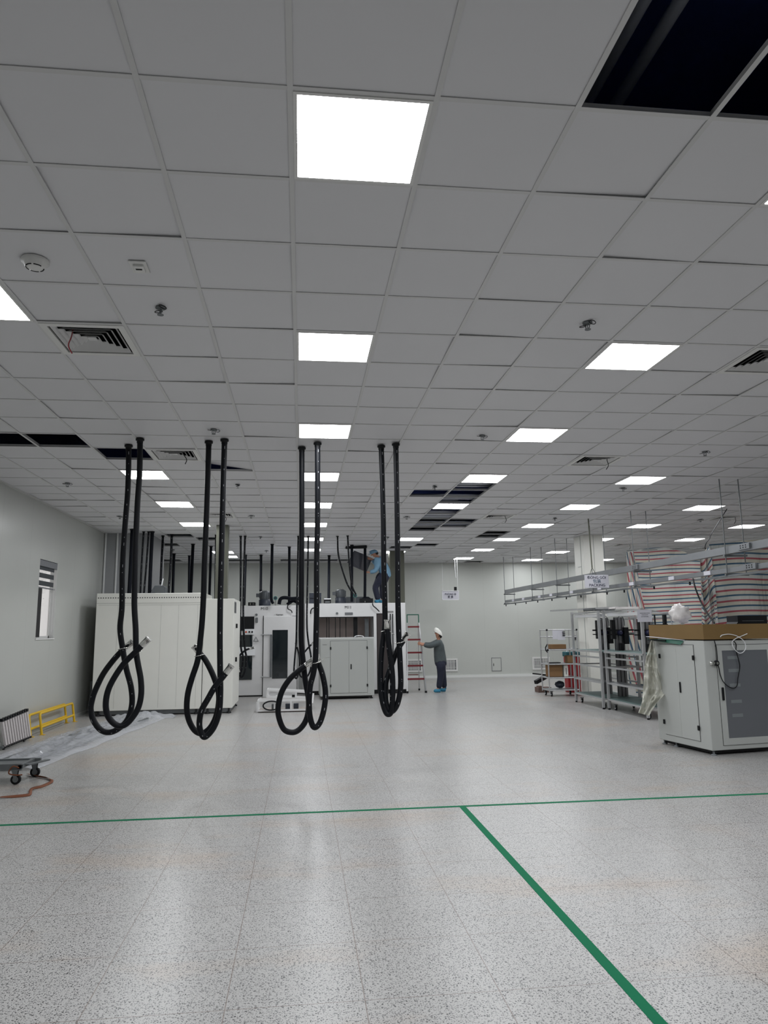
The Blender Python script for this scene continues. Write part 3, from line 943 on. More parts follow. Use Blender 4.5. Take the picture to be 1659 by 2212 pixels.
MB().tube(smooth_path([(L3(*p)[0], -0.05, L3(*p)[1]) for p in ((680, 1313), (674, 1315), (671, 1321), (671, 1326))]), 0.014, 8).build('cable_bow', M['black'], t)
# narrow unit between the machines
t = thing('link_unit', 'narrow grey-white service unit in the gap between the two machines', 'machine', (-0.08, 18.9, 0))
MB().box((0, 0, 0.05), (0.16, 1.2, 2.45)).build('unit_body', M['machine'], t, bevel=0.006)
MB().box((0.03, -0.01, 0.1), (0.13, 0, 1.2)).build('unit_door', M['grey'], t)
MB().box((0.05, -0.015, 1.3), (0.11, 0, 1.6)).build('unit_window', M['glass'], t)

# equipment standing on the two machines
tops = 2.205; topb = 2.25
motor((at(572, 1300, 18.8).x, 18.8, tops), 'grey upright pump motor on the oven machine, left end', 1.15)
motor((at(736, 1300, 18.8).x, 18.8, topb), 'grey upright pump motor on the centre machine', 1.1)
def on_top(name, lab, cat, u0, u1, h, z, m, y=18.7, dpt=0.3, parts=()):
    x0 = at(u0, 1300, y).x; x1 = at(u1, 1300, y).x
    t = thing(name, lab, cat, ((x0 + x1) / 2, y, z)); w = (x1 - x0) / 2
    MB().box((-w, 0, 0), (w, dpt, h)).build('housing', m, t, bevel=0.005)
    for (pn, a, b, pm) in parts: MB().box((a[0] * w, -0.02, a[1] * h), (b[0] * w, 0, b[1] * h)).build(pn, pm, t)
    return t
on_top('control_box', 'dark blue control box on the centre machine beside the third hose pair', 'control box', 668, 694, 0.28, topb, M['ctrl'], parts=(('lid_seam', (-0.9, 0.5), (0.9, 0.53), M['black']), ('box_latch', (0.6, 0.4), (0.75, 0.6), M['chrome'])))
on_top('valve_block', 'low black valve block at the left end of the oven machine', 'valve', 536, 551, 0.1, tops, M['black'], parts=(('chrome_port', (-0.5, 0.3), (-0.2, 0.8), M['chrome']), ('chrome_port', (0.3, 0.3), (0.6, 0.8), M['chrome'])))
on_top('terminal_tray', 'open white-edged terminal tray on the centre machine', 'tray', 700, 715, 0.13, topb, M['dark'], parts=(('tray_rim', (-1, 0.85), (1, 1.05), M['lamp_w']), ('wiring_strip', (-0.7, 0.2), (0.7, 0.5), M['steel'])))
on_top('heater_casing', 'long dark casing with bright edge behind the worker in blue', 'casing', 748, 797, 0.2, topb, M['motor'], 19.3, parts=(('bright_edge', (-1, 0.05), (0.5, 0.15), M['lamp_w']), ('corner_tab', (0.9, 0.05), (1.0, 0.6), M['lamp_w'])))
on_top('pipe_manifold', 'dark insulated manifold near the worker\'s feet', 'manifold', 778, 806, 0.13, topb, M['black'], parts=(('chrome_port', (-0.3, 0.2), (-0.2, 0.5), M['chrome']),))
on_top('cable_duct', 'long flat black cable duct behind the cream cabinet', 'duct', 492, 522, 0.18, 2.37, M['ctrl'], 16.6, 0.5) if False else None
for (u, v, z, lab, y) in ((595, 1284, tops, 'round teal pressure gauge on the oven machine', 18.75), (767, 1283, topb, 'round teal pressure gauge on the centre machine', 18.65)):
    x = at(u, v, y).x
    t = thing('pressure_gauge', lab, 'gauge', (x, y, z), 0, 'teal gauges on the machine tops')
    MB().lathe([(0.05, 0), (0.05, 0.03)], (0, 0, 0.2), 18, 'Y').build('gauge_case', M['gauge'], t)
    MB().cyl((0, -0.005, 0), (0, -0.005, 0.16), 0.012, 8).build('gauge_stem', M['chrome'], t)
    MB().lathe([(0.036, 0.03), (0.036, 0.033)], (0, 0, 0.2), 18, 'Y').build('gauge_dial', M['ctrl'], t)
for k, (pts, r, lab, z) in enumerate((
        (((603, 1302), (606, 1294), (615, 1291), (630, 1293), (645, 1293), (652, 1298)), 0.045, 'thick black insulated pipe bend lying on the oven machine', tops),
        (((620, 1303), (634, 1298), (648, 1301)), 0.04, 'short black insulated pipe behind the bend on the oven machine', tops),
        (((779, 1301), (786, 1294), (796, 1294), (804, 1300)), 0.05, 'thick black insulated pipe bow by the worker on the machine', topb))):
    y = 18.75 + 0.15 * k
    q = [V((at(u, v, y).x, y, max(z + r, at(u, v, y).z))) for u, v in pts]
    q[0].z = z + 0.0 + r; q[-1].z = z + r
    tag(MB().tube(smooth_path(q), r, 12).build('insulated_pipe', M['foam']), lab, 'pipe', 'insulated pipes on the machine tops')

# ------------------------------------------------------------------ vertical ducts and hoses at the back
back = [  # name, points (u,v), radius px width, label
    ('riser_pipe', ((286, 1143), (283, 1210), (279, 1282)), 8, 'thickest black insulated riser, far left above the cream cabinet'),
    ('thin_hose', ((310, 1158), (306, 1220), (303, 1282)), 4, 'thin black hose above the cream cabinet, left of a leaning twin'),
    ('thin_hose', ((321, 1155), (317, 1210), (311, 1282)), 4, 'thin black hose leaning left above the cream cabinet'),
    ('riser_pipe', ((329, 1148), (326, 1210), (323, 1282)), 7.5, 'thick black insulated riser just left of the blower box'),
    ('thin_hose', ((352, 1157), (349.5, 1205), (347, 1262)), 5, 'thin black hose ending above the blower box'),
    ('thin_hose', ((371, 1154), (369, 1215), (364, 1282)), 5, 'black printed hose right of the blower box'),
    ('riser_pipe', ((376, 1196), (374.5, 1240), (373, 1282)), 6, 'short black riser just right of the blower box'),
    ('riser_pipe', ((409, 1200), (408.5, 1240), (408, 1282)), 5, 'short black riser, left of a close pair above the cream cabinet'),
    ('riser_pipe', ((417, 1175), (414, 1240), (412, 1282)), 6.5, 'black riser, right of a close pair above the cream cabinet'),
    ('riser_pipe', ((456, 1180), (454, 1240), (452, 1296)), 5.5, 'black riser just left of the olive column'),
    ('thin_hose', ((466, 1155), (465, 1220), (464, 1296)), 3, 'very thin hose touching the left side of the olive column'),
    ('riser_pipe', ((531, 1199), (529.5, 1250), (528, 1306)), 4.5, 'black riser behind the twin hoses near the oven machine'),
    ('riser_pipe', ((564, 1199), (563.5, 1235), (563, 1276)), 5.5, 'black riser running down to the left pump motor'),
    ('riser_pipe', ((588, 1175), (587, 1240), (586, 1290), (590, 1304)), 6, 'black riser with a kinked foot beside the left gauge'),
    ('riser_pipe', ((625, 1181), (625, 1240), (624.5, 1300)), 5.5, 'black riser above the pipe bend on the oven machine'),
    ('riser_pipe', ((711, 1200), (710.5, 1240), (710, 1300)), 5.5, 'black riser right of the dark control box'),
    ('riser_pipe', ((760, 1177), (760, 1240), (760, 1300)), 6, 'black riser behind the dark sheet, left one of two'),
    ('riser_pipe', ((788.5, 1180), (788.5, 1240), (788, 1300)), 6, 'black riser crossing the dark sheet, nearest the worker in blue'),
    ('thin_hose', ((729, 1158), (730.5, 1195), (737, 1222), (748, 1256), (757, 1274), (764, 1284)), 3.8, 'slack black hose curving right towards the teal gauge'),
    ('thin_hose', ((751, 1157), (753.5, 1205), (758, 1250), (762, 1270), (769, 1284)), 3.8, 'black hose running down to the teal gauge, right of the slack one'),
]
for (nm, pts, wpx, lab) in back:
    yt = atz(pts[0][0], pts[0][1], CE).y
    n = len(pts)
    if pts[0][0] < 330 and yt > 16.0: yt = 16.02
    yb = yt
    if lab.endswith('column') or 'cream' in lab or 'blower' in lab: yb = min(yt, 16.25) if yt < 17 else yt
    if yt > 19.5 and pts[0][0] > 500: yb = 19.6
    q = [at(u, v, yt + (yb - yt) * i / (n - 1)) for i, (u, v) in enumerate(pts)]
    q[0].z = CE - 0.002
    r = wpx * yt / FPX / 2
    t = thing(nm, lab, 'pipe' if nm == 'riser_pipe' else 'hose', q[0], 0, 'black risers behind the machines' if nm == 'riser_pipe' else 'thin hoses behind the machines')
    b0 = V(q[0])
    q = smooth_path([p - b0 for p in q])
    if nm == 'riser_pipe':
        MB().tube(q, r, 12).build('insulated_tube', M['foam'], t)
        MB().lathe([(r * 1.35, 0), (r * 1.35, -0.02)], (0, 0, 0), 14).build('ceiling_collar', M['black'], t)
    else:
        MB().tube(q, r, 10).build('hose_tube', M['rubber'], t)
        MB().lathe([(r * 1.6, 0), (r * 1.6, -0.015)], (0, 0, 0), 12).build('ceiling_collar', M['black'], t)
# support bar between the two risers near the worker
p, q = at(747, 1183, 18.6), at(792, 1181, 18.6)
tag(MB().bar(p, q, 0.07).build('cross_bar', M['black']), 'short black cross bar between the two risers by the worker in blue', 'bar')

# ------------------------------------------------------------------ eight looped hoses in front
def hose(pts, y0, lab, grp, dy=0.07, r=0.0315, fit_len=0.085, tie=None, plain=False):
    """pts: photo points from ceiling to loose end; the returning half hangs dy further back or forward"""
    n = len(pts)
    low = max(range(n), key=lambda i: pts[i][1])
    w = []
    for i, (u, v) in enumerate(pts):
        f = 0 if i < low - 5 else min(1.0, (i - (low - 5)) / 8.0)
        w.append(at(u, v, y0 + dy * f))
    w[0] = V((w[0].x, w[0].y, CE - 0.004))
    base = V(w[0])
    t = thing('looped_hose', lab, 'hose', base, 0, grp)
    path = smooth_path([p - base for p in w], 6)
    MB().tube(path, r, 14).build('rubber_hose', M['rubber_plain'] if plain else M['rubber'], t)
    e = path[-1]; d = (path[-1] - path[-3]).normalized()
    MB().tube([e - d * 0.02, e + d * fit_len * 0.8, e + d * fit_len * 0.8, e + d * fit_len], [r * 1.08, r * 1.08, r * 1.2, r * 1.2], 14).build('steel_end_fitting', M['chrome'], t)
    MB().lathe([(r * 1.5, 0), (r * 1.5, -0.02), (r * 1.1, -0.025), (r * 1.1, -0.05)], (0, 0, 0), 16).build('ceiling_clamp', M['black'], t)
    if tie is not None:
        p = V(at(tie[0], tie[1], y0 + dy / 2)) - base
        q = MB().tube([p + V((math.cos(a) * r * 1.7, math.sin(a) * (r * 1.25 + dy / 2 + 0.004), 0.012 * math.cos(a))) for a in [2 * PI * k / 20 for k in range(21)]], 0.0045, 6)
        for (du, dv) in tie[2:]:
            e2 = V(at(du, dv, y0 - 0.02)) - base
            q.tube(smooth_path([p + V((r, -dy / 2 - r, 0)), (p + e2) / 2 + V((0, -0.02, 0.01)), e2], 4), 0.003, 6)
        q.build('wire_tie', M['chrome'], t)
    return t

G1 = 'looped hoses hanging in front of the machines'
hose([(278, 962), (276.6, 1052), (270, 1139), (264.5, 1230), (263.5, 1310), (259.5, 1358), (265, 1401), (273, 1445), (283, 1484), (285, 1521), (275.5, 1554), (256, 1574), (236, 1582), (217, 1576), (202, 1556), (196, 1532), (199.5, 1510), (206, 1491), (223, 1456), (245, 1426), (265, 1404), (273, 1397)],
     8.45, 'looped black hose with white print, leftmost of all', G1, dy=0.07, tie=(266, 1401))
hose([(302.6, 947), (301.5, 1021), (297, 1089), (293, 1182), (290.5, 1282), (290.5, 1315), (293, 1358), (294, 1406), (298, 1434), (304, 1467), (305, 1499), (299, 1528), (286, 1550), (271, 1565), (256, 1568), (241, 1558), (231, 1541), (228.5, 1519), (233, 1493), (245, 1467), (267, 1434), (291, 1410), (309, 1392)],
     8.15, 'plain looped black hose, second from the left, end pointing up right', G1, dy=-0.08, tie=(294, 1409), plain=True)
hose([(451, 954), (449, 1030), (446, 1117), (441.5, 1225), (440, 1278), (437, 1337), (433, 1380), (429.6, 1411), (425, 1434), (414, 1467), (405.7, 1499), (403.5, 1532), (409, 1558), (421, 1578), (436, 1584), (453, 1573), (466, 1549), (472.5, 1517), (471, 1491), (460, 1458), (445, 1428), (433, 1413), (429, 1408)],
     8.22, 'looped black hose, third from the left, end fitting pointing up left', G1, dy=0.07, tie=(431, 1416), plain=True)
hose([(485, 951), (482.7, 1030), (480.5, 1117), (478, 1225), (476, 1293), (475, 1380), (475.5, 1445), (476, 1499), (473, 1539), (462, 1571), (445, 1591), (436, 1587), (430.6, 1565), (435, 1536), (449, 1510), (464, 1484), (481, 1463), (490, 1451)],
     8.12, 'looped black hose, fourth from the left, narrow loop with a low end', G1, dy=-0.07, tie=(481, 1462))
hose([(652, 966), (652, 1120), (651.5, 1216), (651, 1313), (651, 1385), (655.5, 1435), (660, 1473), (666, 1507), (666, 1536), (659, 1560), (645, 1577), (630, 1582), (613, 1575), (602.5, 1550), (601, 1526), (608.5, 1495), (625, 1468), (645, 1449), (663, 1436)],
     8.43, 'looped black hose with the widest loop, left of the third pair', G1, dy=-0.08, tie=(666, 1441), plain=True)
hose([(686, 956), (686, 1120), (684, 1216), (684, 1313), (683, 1362), (682, 1410), (681, 1428), (677, 1454), (670, 1483), (667.6, 1519), (670, 1550), (678, 1571), (690.5, 1562), (700, 1531), (703, 1495), (697, 1459), (689, 1435), (687, 1428)],
     8.2, 'looped black hose right of the third pair, tied with a long wire tail', G1, dy=0.07, tie=(684, 1431, (700, 1428), (714, 1419)))
hose([(823.5, 962), (828, 1120), (829, 1216), (831, 1289), (831.5, 1338), (830, 1362), (824.5, 1406), (822, 1447), (822, 1483), (825.5, 1512), (831.5, 1534), (838, 1543), (845, 1537), (848, 1507), (847.5, 1459), (842, 1410), (837, 1370), (836.5, 1355)],
     8.28, 'narrow looped black hose of the fourth pair, left one', G1, dy=-0.08, tie=(833, 1362, (845, 1364), (853, 1372)))
hose([(855, 958), (858, 1120), (859, 1216), (859.5, 1289), (860.5, 1338), (862, 1386), (864.5, 1435), (865.5, 1483), (859, 1519), (848, 1536), (838, 1530), (832.7, 1507), (834, 1473), (845, 1439), (858, 1405), (873, 1381)],
     8.18, 'rightmost looped black hose, end fitting pointing up right', G1, dy=0.09, tie=(862, 1388))

# three longer thin hoses with low loops further back
G2 = 'far looped hoses near the oven machine'
YH = 16.7
hose([(520, 1158), (520, 1230), (519.5, 1300), (519, 1370), (521, 1402), (525, 1420), (522, 1445), (516, 1460), (513, 1440), (517, 1418), (530, 1405), (541, 1401)], YH, 'far looped hose left of a twin, beside the cream cabinet', G2, r=0.022, dy=-0.05)
hose([(529.5, 1157), (527.5, 1220), (525.5, 1290), (526, 1350), (529, 1400), (532, 1418), (531, 1440), (526, 1458), (520, 1462), (517, 1450)], YH, 'far looped hose right of a twin, beside the cream cabinet', G2, r=0.022, dy=-0.05)
hose([(644.5, 1160), (643, 1230), (641.5, 1300), (640, 1380), (637, 1420), (635, 1450), (637, 1463), (642, 1463), (647, 1440), (646, 1415), (641, 1396)], YH, 'far looped hose just left of the widest front loop', G2, r=0.02, dy=0.05)
hose([(666, 1155), (665, 1220), (663.5, 1290), (663, 1350), (666, 1385), (672, 1420), (671, 1445), (664, 1461), (655, 1464), (647, 1455), (649, 1425), (660, 1406), (674, 1391)], YH, 'far looped hose between the third front pair', G2, r=0.02, dy=0.05)

# ------------------------------------------------------------------ grey two-door cabinet, centre
def two_door(t, W_, D_, H_, mm, hinge=True):
    MB().box((0, 0, 0.07), (W_, D_, H_)).build('cabinet_body', mm, t, bevel=0.008)
    MB().box((0.06, 0.05, 0.03), (W_ - 0.06, D_ - 0.05, 0.07)).build('base_gap', M['dark'], t)
    x0, x1, z0, z1 = W_ * 0.19, W_ * 0.87, 0.14, H_ - 0.06
    MB().box((x0 - 0.006, -0.002, z0 - 0.006), (x1 + 0.006, 0, z1 + 0.006)).build('door_reveal', M['dark'], t)
    xm = (x0 + x1) / 2
    for a, b, s in ((x0, xm - 0.002, 0), (xm + 0.002, x1, 1)):
        dd = MB().box((a, -0.012, z0), (b, -0.002, z1)).build('door', mm, t, bevel=0.002)
        for z in (z0 + (z1 - z0) * 0.14, z0 + (z1 - z0) * 0.86):
            hx = a if s == 0 else b
            MB().box((hx - 0.016, -0.03, z - 0.03), (hx + 0.016, -0.012, z + 0.03)).build('hinge', M['black'], dd, bevel=0.005)
        if s == 1:
            MB().box((a + 0.035, -0.03, (z0 + z1) / 2 - 0.06), (a + 0.06, -0.012, (z0 + z1) / 2 + 0.06)).build('door_handle', M['black'], dd, bevel=0.008)
    q = MB()
    for x in (W_ * 0.88, W_ * 0.92): q.lathe([(0.006, 0), (0.006, 0.003)], (x, 0, 0.11), 8, 'Y')
    q.build('screw_heads', M['dark'], t)
    for x in (0.06, W_ - 0.06):
        for y in (0.06, D_ - 0.06): MB().lathe([(0.035, 0), (0.035, 0.02), (0.014, 0.024), (0.014, 0.07)], (x, y, 0), 14).build('levelling_foot', M['black'], t)

t = thing('metal_cabinet', 'light grey two-door metal cabinet in front of the centre machine', 'cabinet', (0.45, 17.2, 0), 0.02)
two_door(t, 1.26, 0.85, 1.39, M['grey'])
text_mesh('—', 0.1, 'printed_mark', M['black'], t, (0.1, -0.002, 1.25), RF)

# coiled clear hose on it and bits
tag(MB().tube([(1.38 + 0.11 * math.cos(a), 17.45 + 0.1 * math.sin(a), 1.40 + 0.012 + 0.03 * abs(math.sin(a))) for a in [PI * k / 10 for k in range(18)]], 0.008, 8).build('coiled_tube', M['lamp_w']),
    'small white coiled tube on the grey two-door cabinet', 'tube')

# ------------------------------------------------------------------ white metal frames on the floor
def frame_box(name, loc, w, d, h, lab, rz=0, tilt=0):
    t = thing(name, lab, 'frame', loc, rz, 'white frames on the floor')
    t.rotation_euler = (0, tilt, rz)
    s = 0.035; q = MB()
    for x in (0, w):
        for y in (0, d): q.bar((x, y, 0.001), (x, y, h - 0.001), s * 0.9)
    for z in (s / 2, h - s / 2):
        for y in (0, d): q.bar((0, y, z), (w, y, z), s)
        for x in (0, w): q.bar((x, 0, z), (x, d, z), s * 0.94)
    for x in (w * 0.33, w * 0.66): q.bar((x, 0, 0.001), (x, 0, h - 0.001), s * 0.9)
    q.build('frame_tubes', M['machine'], t)
    MB().box((0, 0, -0.006), (w, d, 0)).build('base_plate', M['card'] if tilt == 0 else M['machine'], t)
    return t
t = frame_box('steel_frame', (-0.83, 14.82, 0.02), 0.97, 0.4, 0.22, 'low white steel frame on the floor, the lower one, below the hose loops')
for k, (x, mm) in enumerate(((0.26, 'steel'), (0.53, 'ctrl'), (0.69, 'ctrl'))):
    MB().box((x, 0.08, 0.0), (x + 0.1, 0.2, 0.13)).build('mounted_valve', M[mm], t, bevel=0.005)
MB().bar((-0.02, 0.02, 0.0), (-0.02, 0.02, 0.19), 0.03).bar((0.0, 0.02, 0.2), (0.06, 0.02, 0.26), 0.03).build('side_bracket', M['machine'], t)
MB().tube([(0.26 + 0.16 * math.cos(a), -0.06, 0.115 + 0.085 * math.sin(a)) for a in [2 * PI * k / 24 for k in range(25)]], 0.014, 10).build('black_cable_ring', M['black'], t)
t = frame_box('steel_frame', (-0.68, 15.28, 0.24), 0.88, 0.35, 0.17, 'white steel frame resting askew on top of the lower one', 0, 0.07)
MB().box((0.05, 0.05, 0.03), (0.18, 0.12, 0.14)).build('mounted_valve', M['machine'], t)
MB().box((0.5, 0.05, 0.02), (0.56, 0.12, 0.08)).build('black_knob', M['black'], t)
tag(MB().bar(at(675, 1520, 15.2) * 1 - V((0, 0, 0.0)), at(677, 1498, 15.3), 0.03).build('upright_strip', M['machine']), 'short white strip standing beside the steel frames', 'strip')

# ------------------------------------------------------------------ stepladder
t = thing('stepladder', 'aluminium stepladder with dark red steps and green top by the far wall', 'ladder', (2.88, 18.5, 0))
def rail(p0, p1, m=M['chrome']): return MB().bar(p0, p1, 0.03, 0.05)
Ht = 1.74
for s in (-1, 1):
    fr = MB().bar((s * 0.235 + 0.01, -0.12, 0.03), (s * 0.15, 0.22, Ht), 0.032, 0.05).build('front_rail', M['alu'], t)
    MB().box((s * 0.235 - 0.015, -0.15, 0), (s * 0.235 + 0.035, -0.09, 0.05)).build('rubber_foot', M['black'], fr)
    rr_ = MB().bar((s * 0.19 + 0.01, 0.65, 0.03), (s * 0.14, 0.26, Ht), 0.022, 0.04).build('rear_rail', M['alu'], t)
    MB().box((s * 0.19 - 0.01, 0.62, 0), (s * 0.19 + 0.03, 0.68, 0.045)).build('rubber_foot', M['black'], rr_)
    MB().bar((s * 0.15, 0.22, Ht - 0.06), (s * 0.15, 0.23, Ht + 0.21), 0.022, 0.035).build('green_side_bracket', M['green'], t)
MB().cyl((-0.16, 0.23, Ht + 0.21), (0.16, 0.23, Ht + 0.21), 0.013, 10).build('green_hand_bar', M['green'], t)
for k in range(5):
    z = 0.34 + 0.325 * k; f = (z - 0.03) / (Ht - 0.03)
    xw = 0.235 - 0.085 * f; y = -0.12 + 0.34 * f
    MB().box((-xw + 0.01, y - 0.04, z - 0.022), (xw, y + 0.05, z + 0.02)).build('step', M['red'], t)
MB().box((-0.15, 0.5, 0.4), (0.16, 0.52, 0.42)).build('rear_brace', M['red'], t)

# ------------------------------------------------------------------ people
def skin(name, verts, edges, radii, m, parent, sub=1, root=0):
    me = bpy.data.meshes.new(name)
    me.from_pydata([tuple(v) for v in verts], edges, [])
    me.materials.append(m)
    o = bpy.data.objects.new(name, me)
    col.objects.link(o)
    o.parent = parent
    md = o.modifiers.new('skin', 'SKIN')
    md.use_smooth_shade = True
    sv = me.skin_vertices[0].data
    for i, r in enumerate(radii):
        sv[i].radius = r if isinstance(r, tuple) else (r, r)
    sv[root].use_root = True
    sm = o.modifiers.new('sub', 'SUBSURF'); sm.levels = sub; sm.render_levels = sub + 1
    bpy.context.view_layer.update()
    me2 = bpy.data.meshes.new_from_object(o.evaluated_get(bpy.context.evaluated_depsgraph_get()))
    o.modifiers.clear(); o.data = me2
    for p in me2.polygons: p.use_smooth = True
    return o

def chain(pts):
    vs, es, rs = [], [], []
    idx = {}
    for key, p, r, par in pts:
        idx[key] = len(vs); vs.append(V(p)); rs.append(r)
        if par is not None: es.append((idx[par], idx[key]))
    return vs, es, rs, idx

def fingers(wrist, d, side, curl):
    """hand: palm along d, fingers spread along side, curling towards curl"""
    d, side, curl = V(d).normalized(), V(side).normalized(), V(curl).normalized()
    L = [('palm', V(wrist) + d * 0.045, 0.024, 'wrist')]
    L.append(('knuck', V(wrist) + d * 0.085, 0.022, 'palm'))
    for k, (o, ln) in enumerate(((-0.028, 0.068), (-0.009, 0.078), (0.010, 0.074), (0.028, 0.058))):
        b = V(wrist) + d * 0.095 + side * o
        L.append(('f%da' % k, b, 0.0095, 'knuck'))
        L.append(('f%db' % k, b + d * ln * 0.5 + curl * 0.012, 0.0088, 'f%da' % k))
        L.append(('f%dc' % k, b + d * ln * 0.75 + curl * 0.038, 0.0078, 'f%db' % k))
    b = V(wrist) + d * 0.035 - side * 0.03
    L.append(('t1', b + curl * 0.012, 0.011, 'palm'))
    L.append(('t2', b + d * 0.035 - side * 0.012 + curl * 0.03, 0.0095, 't1'))
    return L

def person(lab, loc, J, cloth, cap):
    """J: joints in local coordinates (figure seen in the x-z plane, facing -x)"""
    t = thing('person', lab, 'person', loc)
    hd = V(J['head']); nk = V(J['neck']); up = (hd - nk).normalized(); fw = V(J['face']).normalized()
    sh = V(J['chest'])
    P = [('pel', J['pelvis'], (0.075, 0.075), None), ('waist', J['waist'], (0.095, 0.085), 'pel'), ('chest', J['chest'], (0.125, 0.1), 'waist'),
         ('nb', nk - up * 0.03, 0.05, 'chest'), ('neck', nk + up * 0.02, 0.046, 'nb'), ('jaw', hd - up * 0.045 + fw * 0.02, (0.058, 0.062), 'neck'),
         ('skull', hd + up * 0.03, (0.072, 0.082), 'jaw'), ('crown', hd + up * 0.085 - fw * 0.01, (0.058, 0.062), 'skull')]
    for s in 'lr':
        P += [('sh' + s, J['sh' + s], 0.058, 'chest'), ('el' + s, J['el' + s], 0.04, 'sh' + s), ('wrist' if s == 'l' else 'wrist2', J['wr' + s], 0.026, 'el' + s)]
        h = fingers(J['wr' + s], J['hd' + s], (0, 0, 1) if s == 'l' else (0, 0.2, 1), (0, 0.3, -1) if False else J.get('curl' + s, (0, 1, 0)))
        if s == 'r': h = [('r' + a, b, c, 'wrist2' if d_ == 'wrist' else 'r' + d_) for a, b, c, d_ in h]
        P += h
        P += [('hip' + s, J['hip' + s], 0.055, 'pel'), ('kn' + s, J['kn' + s], 0.045, 'hip' + s), ('an' + s, J['an' + s], 0.038, 'kn' + s), ('toe' + s, J['toe' + s], 0.034, 'an' + s)]
    vs, es, rs, ix = chain(P)
    body = skin('body', vs, es, rs, M['skin'], t)
    # face
    R = Matrix((fw, fw.cross(up) * -1, up)).transposed().to_3x3()
    def F(a, b, c): return hd + fw * a + up * c + V((0, b, 0))
    MB().ell(F(0.09, 0, -0.014), (0.026, 0.014, 0.02), 10, 8, R).ell(F(0.062, 0, -0.075), (0.022, 0.026, 0.018), 10, 8, R).build('nose', M['skin'], t)
    MB().ell(F(0.068, 0.028, 0.012), (0.008, 0.011, 0.006), 8, 6, R).ell(F(0.068, -0.028, 0.012), (0.008, 0.011, 0.006), 8, 6, R).build('eyes', M['hair'], t)
    MB().ell(F(0.066, 0, -0.055), (0.012, 0.024, 0.005), 10, 6, R).build('mouth', mat('lips_%s' % cap, (140, 82, 72), 0.5), t)
    MB().ell(F(0.0, 0.07, 0.0), (0.018, 0.01, 0.03), 10, 8, R).ell(F(0.0, -0.07, 0.0), (0.018, 0.01, 0.03), 10, 8, R).build('ears', M['skin'], t)
    MB().ell(F(-0.03, 0, 0.025), (0.078, 0.08, 0.085), 14, 10, R).build('hair', M['hair'], t)
    # jacket
    pv = V(J['pelvis']); wv = V(J['waist']); hd_ = (pv - wv).normalized()
    P = [('hem', pv + hd_ * 0.12, (0.17, 0.17), None), ('waist', pv, (0.172, 0.172), 'hem'), ('mid', wv, (0.168, 0.165), 'waist'), ('chest', J['chest'], (0.162, 0.155), 'mid'), ('col', nk - up * 0.045, 0.085, 'chest')]
    for s in 'lr':
        e = V(J['el' + s]); w = V(J['wr' + s]); a = V(J['sh' + s])
        P += [('sh' + s, a, 0.09, 'chest'), ('ua' + s, a.lerp(e, 0.55), 0.078, 'sh' + s), ('el' + s, e, 0.072, 'ua' + s), ('fa' + s, e.lerp(w, 0.6), 0.064, 'el' + s), ('cf' + s, e.lerp(w, 0.96), 0.048, 'fa' + s)]
    vs, es, rs, ix = chain(P)
    skin('jacket', vs, es, rs, cloth[0], t)
    P = [('top', V(J['pelvis']) + V((0, 0, 0.06)), (0.15, 0.15), None), ('pel', V(J['pelvis']) + V((0, 0, -0.03)), (0.148, 0.148), 'top')]
    for s in 'lr':
        h = V(J['hip' + s]); k = V(J['kn' + s]); a = V(J['an' + s])
        P += [('hip' + s, h, 0.118, 'pel'), ('th' + s, h.lerp(k, 0.5), 0.106, 'hip' + s), ('kn' + s, k, 0.09, 'th' + s), ('cf' + s, k.lerp(a, 0.55), 0.082, 'kn' + s), ('an' + s, k.lerp(a, 1.05), 0.08, 'cf' + s)]
    vs, es, rs, ix = chain(P)
    tr = skin('trousers', vs, es, rs, cloth[1], t)
    hp = (V(J['hipl']) + V(J['hipr']) + V(J['pelvis'])) / 3
    q = MB().ell(hp, (0.15, 0.165, 0.13), 18, 12)
    for s in 'lr':
        h = V(J['hip' + s]); k = V(J['kn' + s])
        q.tube([h.lerp(hp, 0.35), h, h.lerp(k, 0.3), h.lerp(k, 0.6)], [0.1, 0.118, 0.108, 0.09], 16)
    q.build('trouser_seat', cloth[1], tr)
    for s in 'lr':
        a = V(J['an' + s]); b = V(J['toe' + s]); d_ = (b - a); d_.z = 0; d_.normalize()
        h = a - d_ * 0.05; h.z = b.z + 0.012
        vs, es, rs, ix = chain([('h', h - d_ * 0.03, (0.055, 0.046), None), ('m', (h + b) / 2 + V((0, 0, 0.016)), (0.066, 0.056), 'h'), ('t', b + d_ * 0.02 + V((0, 0, 0.008)), (0.058, 0.044), 'm'), ('a', a + V((0, 0, -0.02)), 0.05, 'h')])
        skin('shoe_cover', vs, es, rs, cloth[2], t)
    Rt = Matrix((fw, up.cross(fw), up)).transposed()
    if cap == 'helmet':
        ht = Matrix.Rotation(0.35, 3, 'Y') if False else Matrix.Identity(3)
        hel = MB().lathe([(0.118, 0.0), (0.121, 0.02), (0.117, 0.06), (0.098, 0.1), (0.062, 0.127), (0.015, 0.136)], hd + up * 0.03 - fw * 0.005, 24, 'Z', Rt).build('helmet_shell', M['helmet'], t)
        MB().lathe([(0.118, 0.0), (0.142, -0.008), (0.14, -0.014), (0.118, -0.008)], hd + up * 0.032 + fw * 0.006, 24, 'Z', Rt).build('helmet_brim', M['helmet'], t)
        q = MB(); 
        for s in (-1, 1): q.tube([hd + up * 0.02 + V((0, s * 0.09, 0)) - fw * 0.02, hd - up * 0.075 + V((0, s * 0.05, 0)) + fw * 0.02], 0.004, 6)
        q.build('chin_strap', M['hair'], t)
    else:
        MB().lathe([(0.096, -0.01), (0.104, 0.02), (0.1, 0.06), (0.08, 0.09), (0.03, 0.102)], hd + up * 0.02 - fw * 0.012, 24, 'Z', Rt).build('work_cap', cloth[0], t)
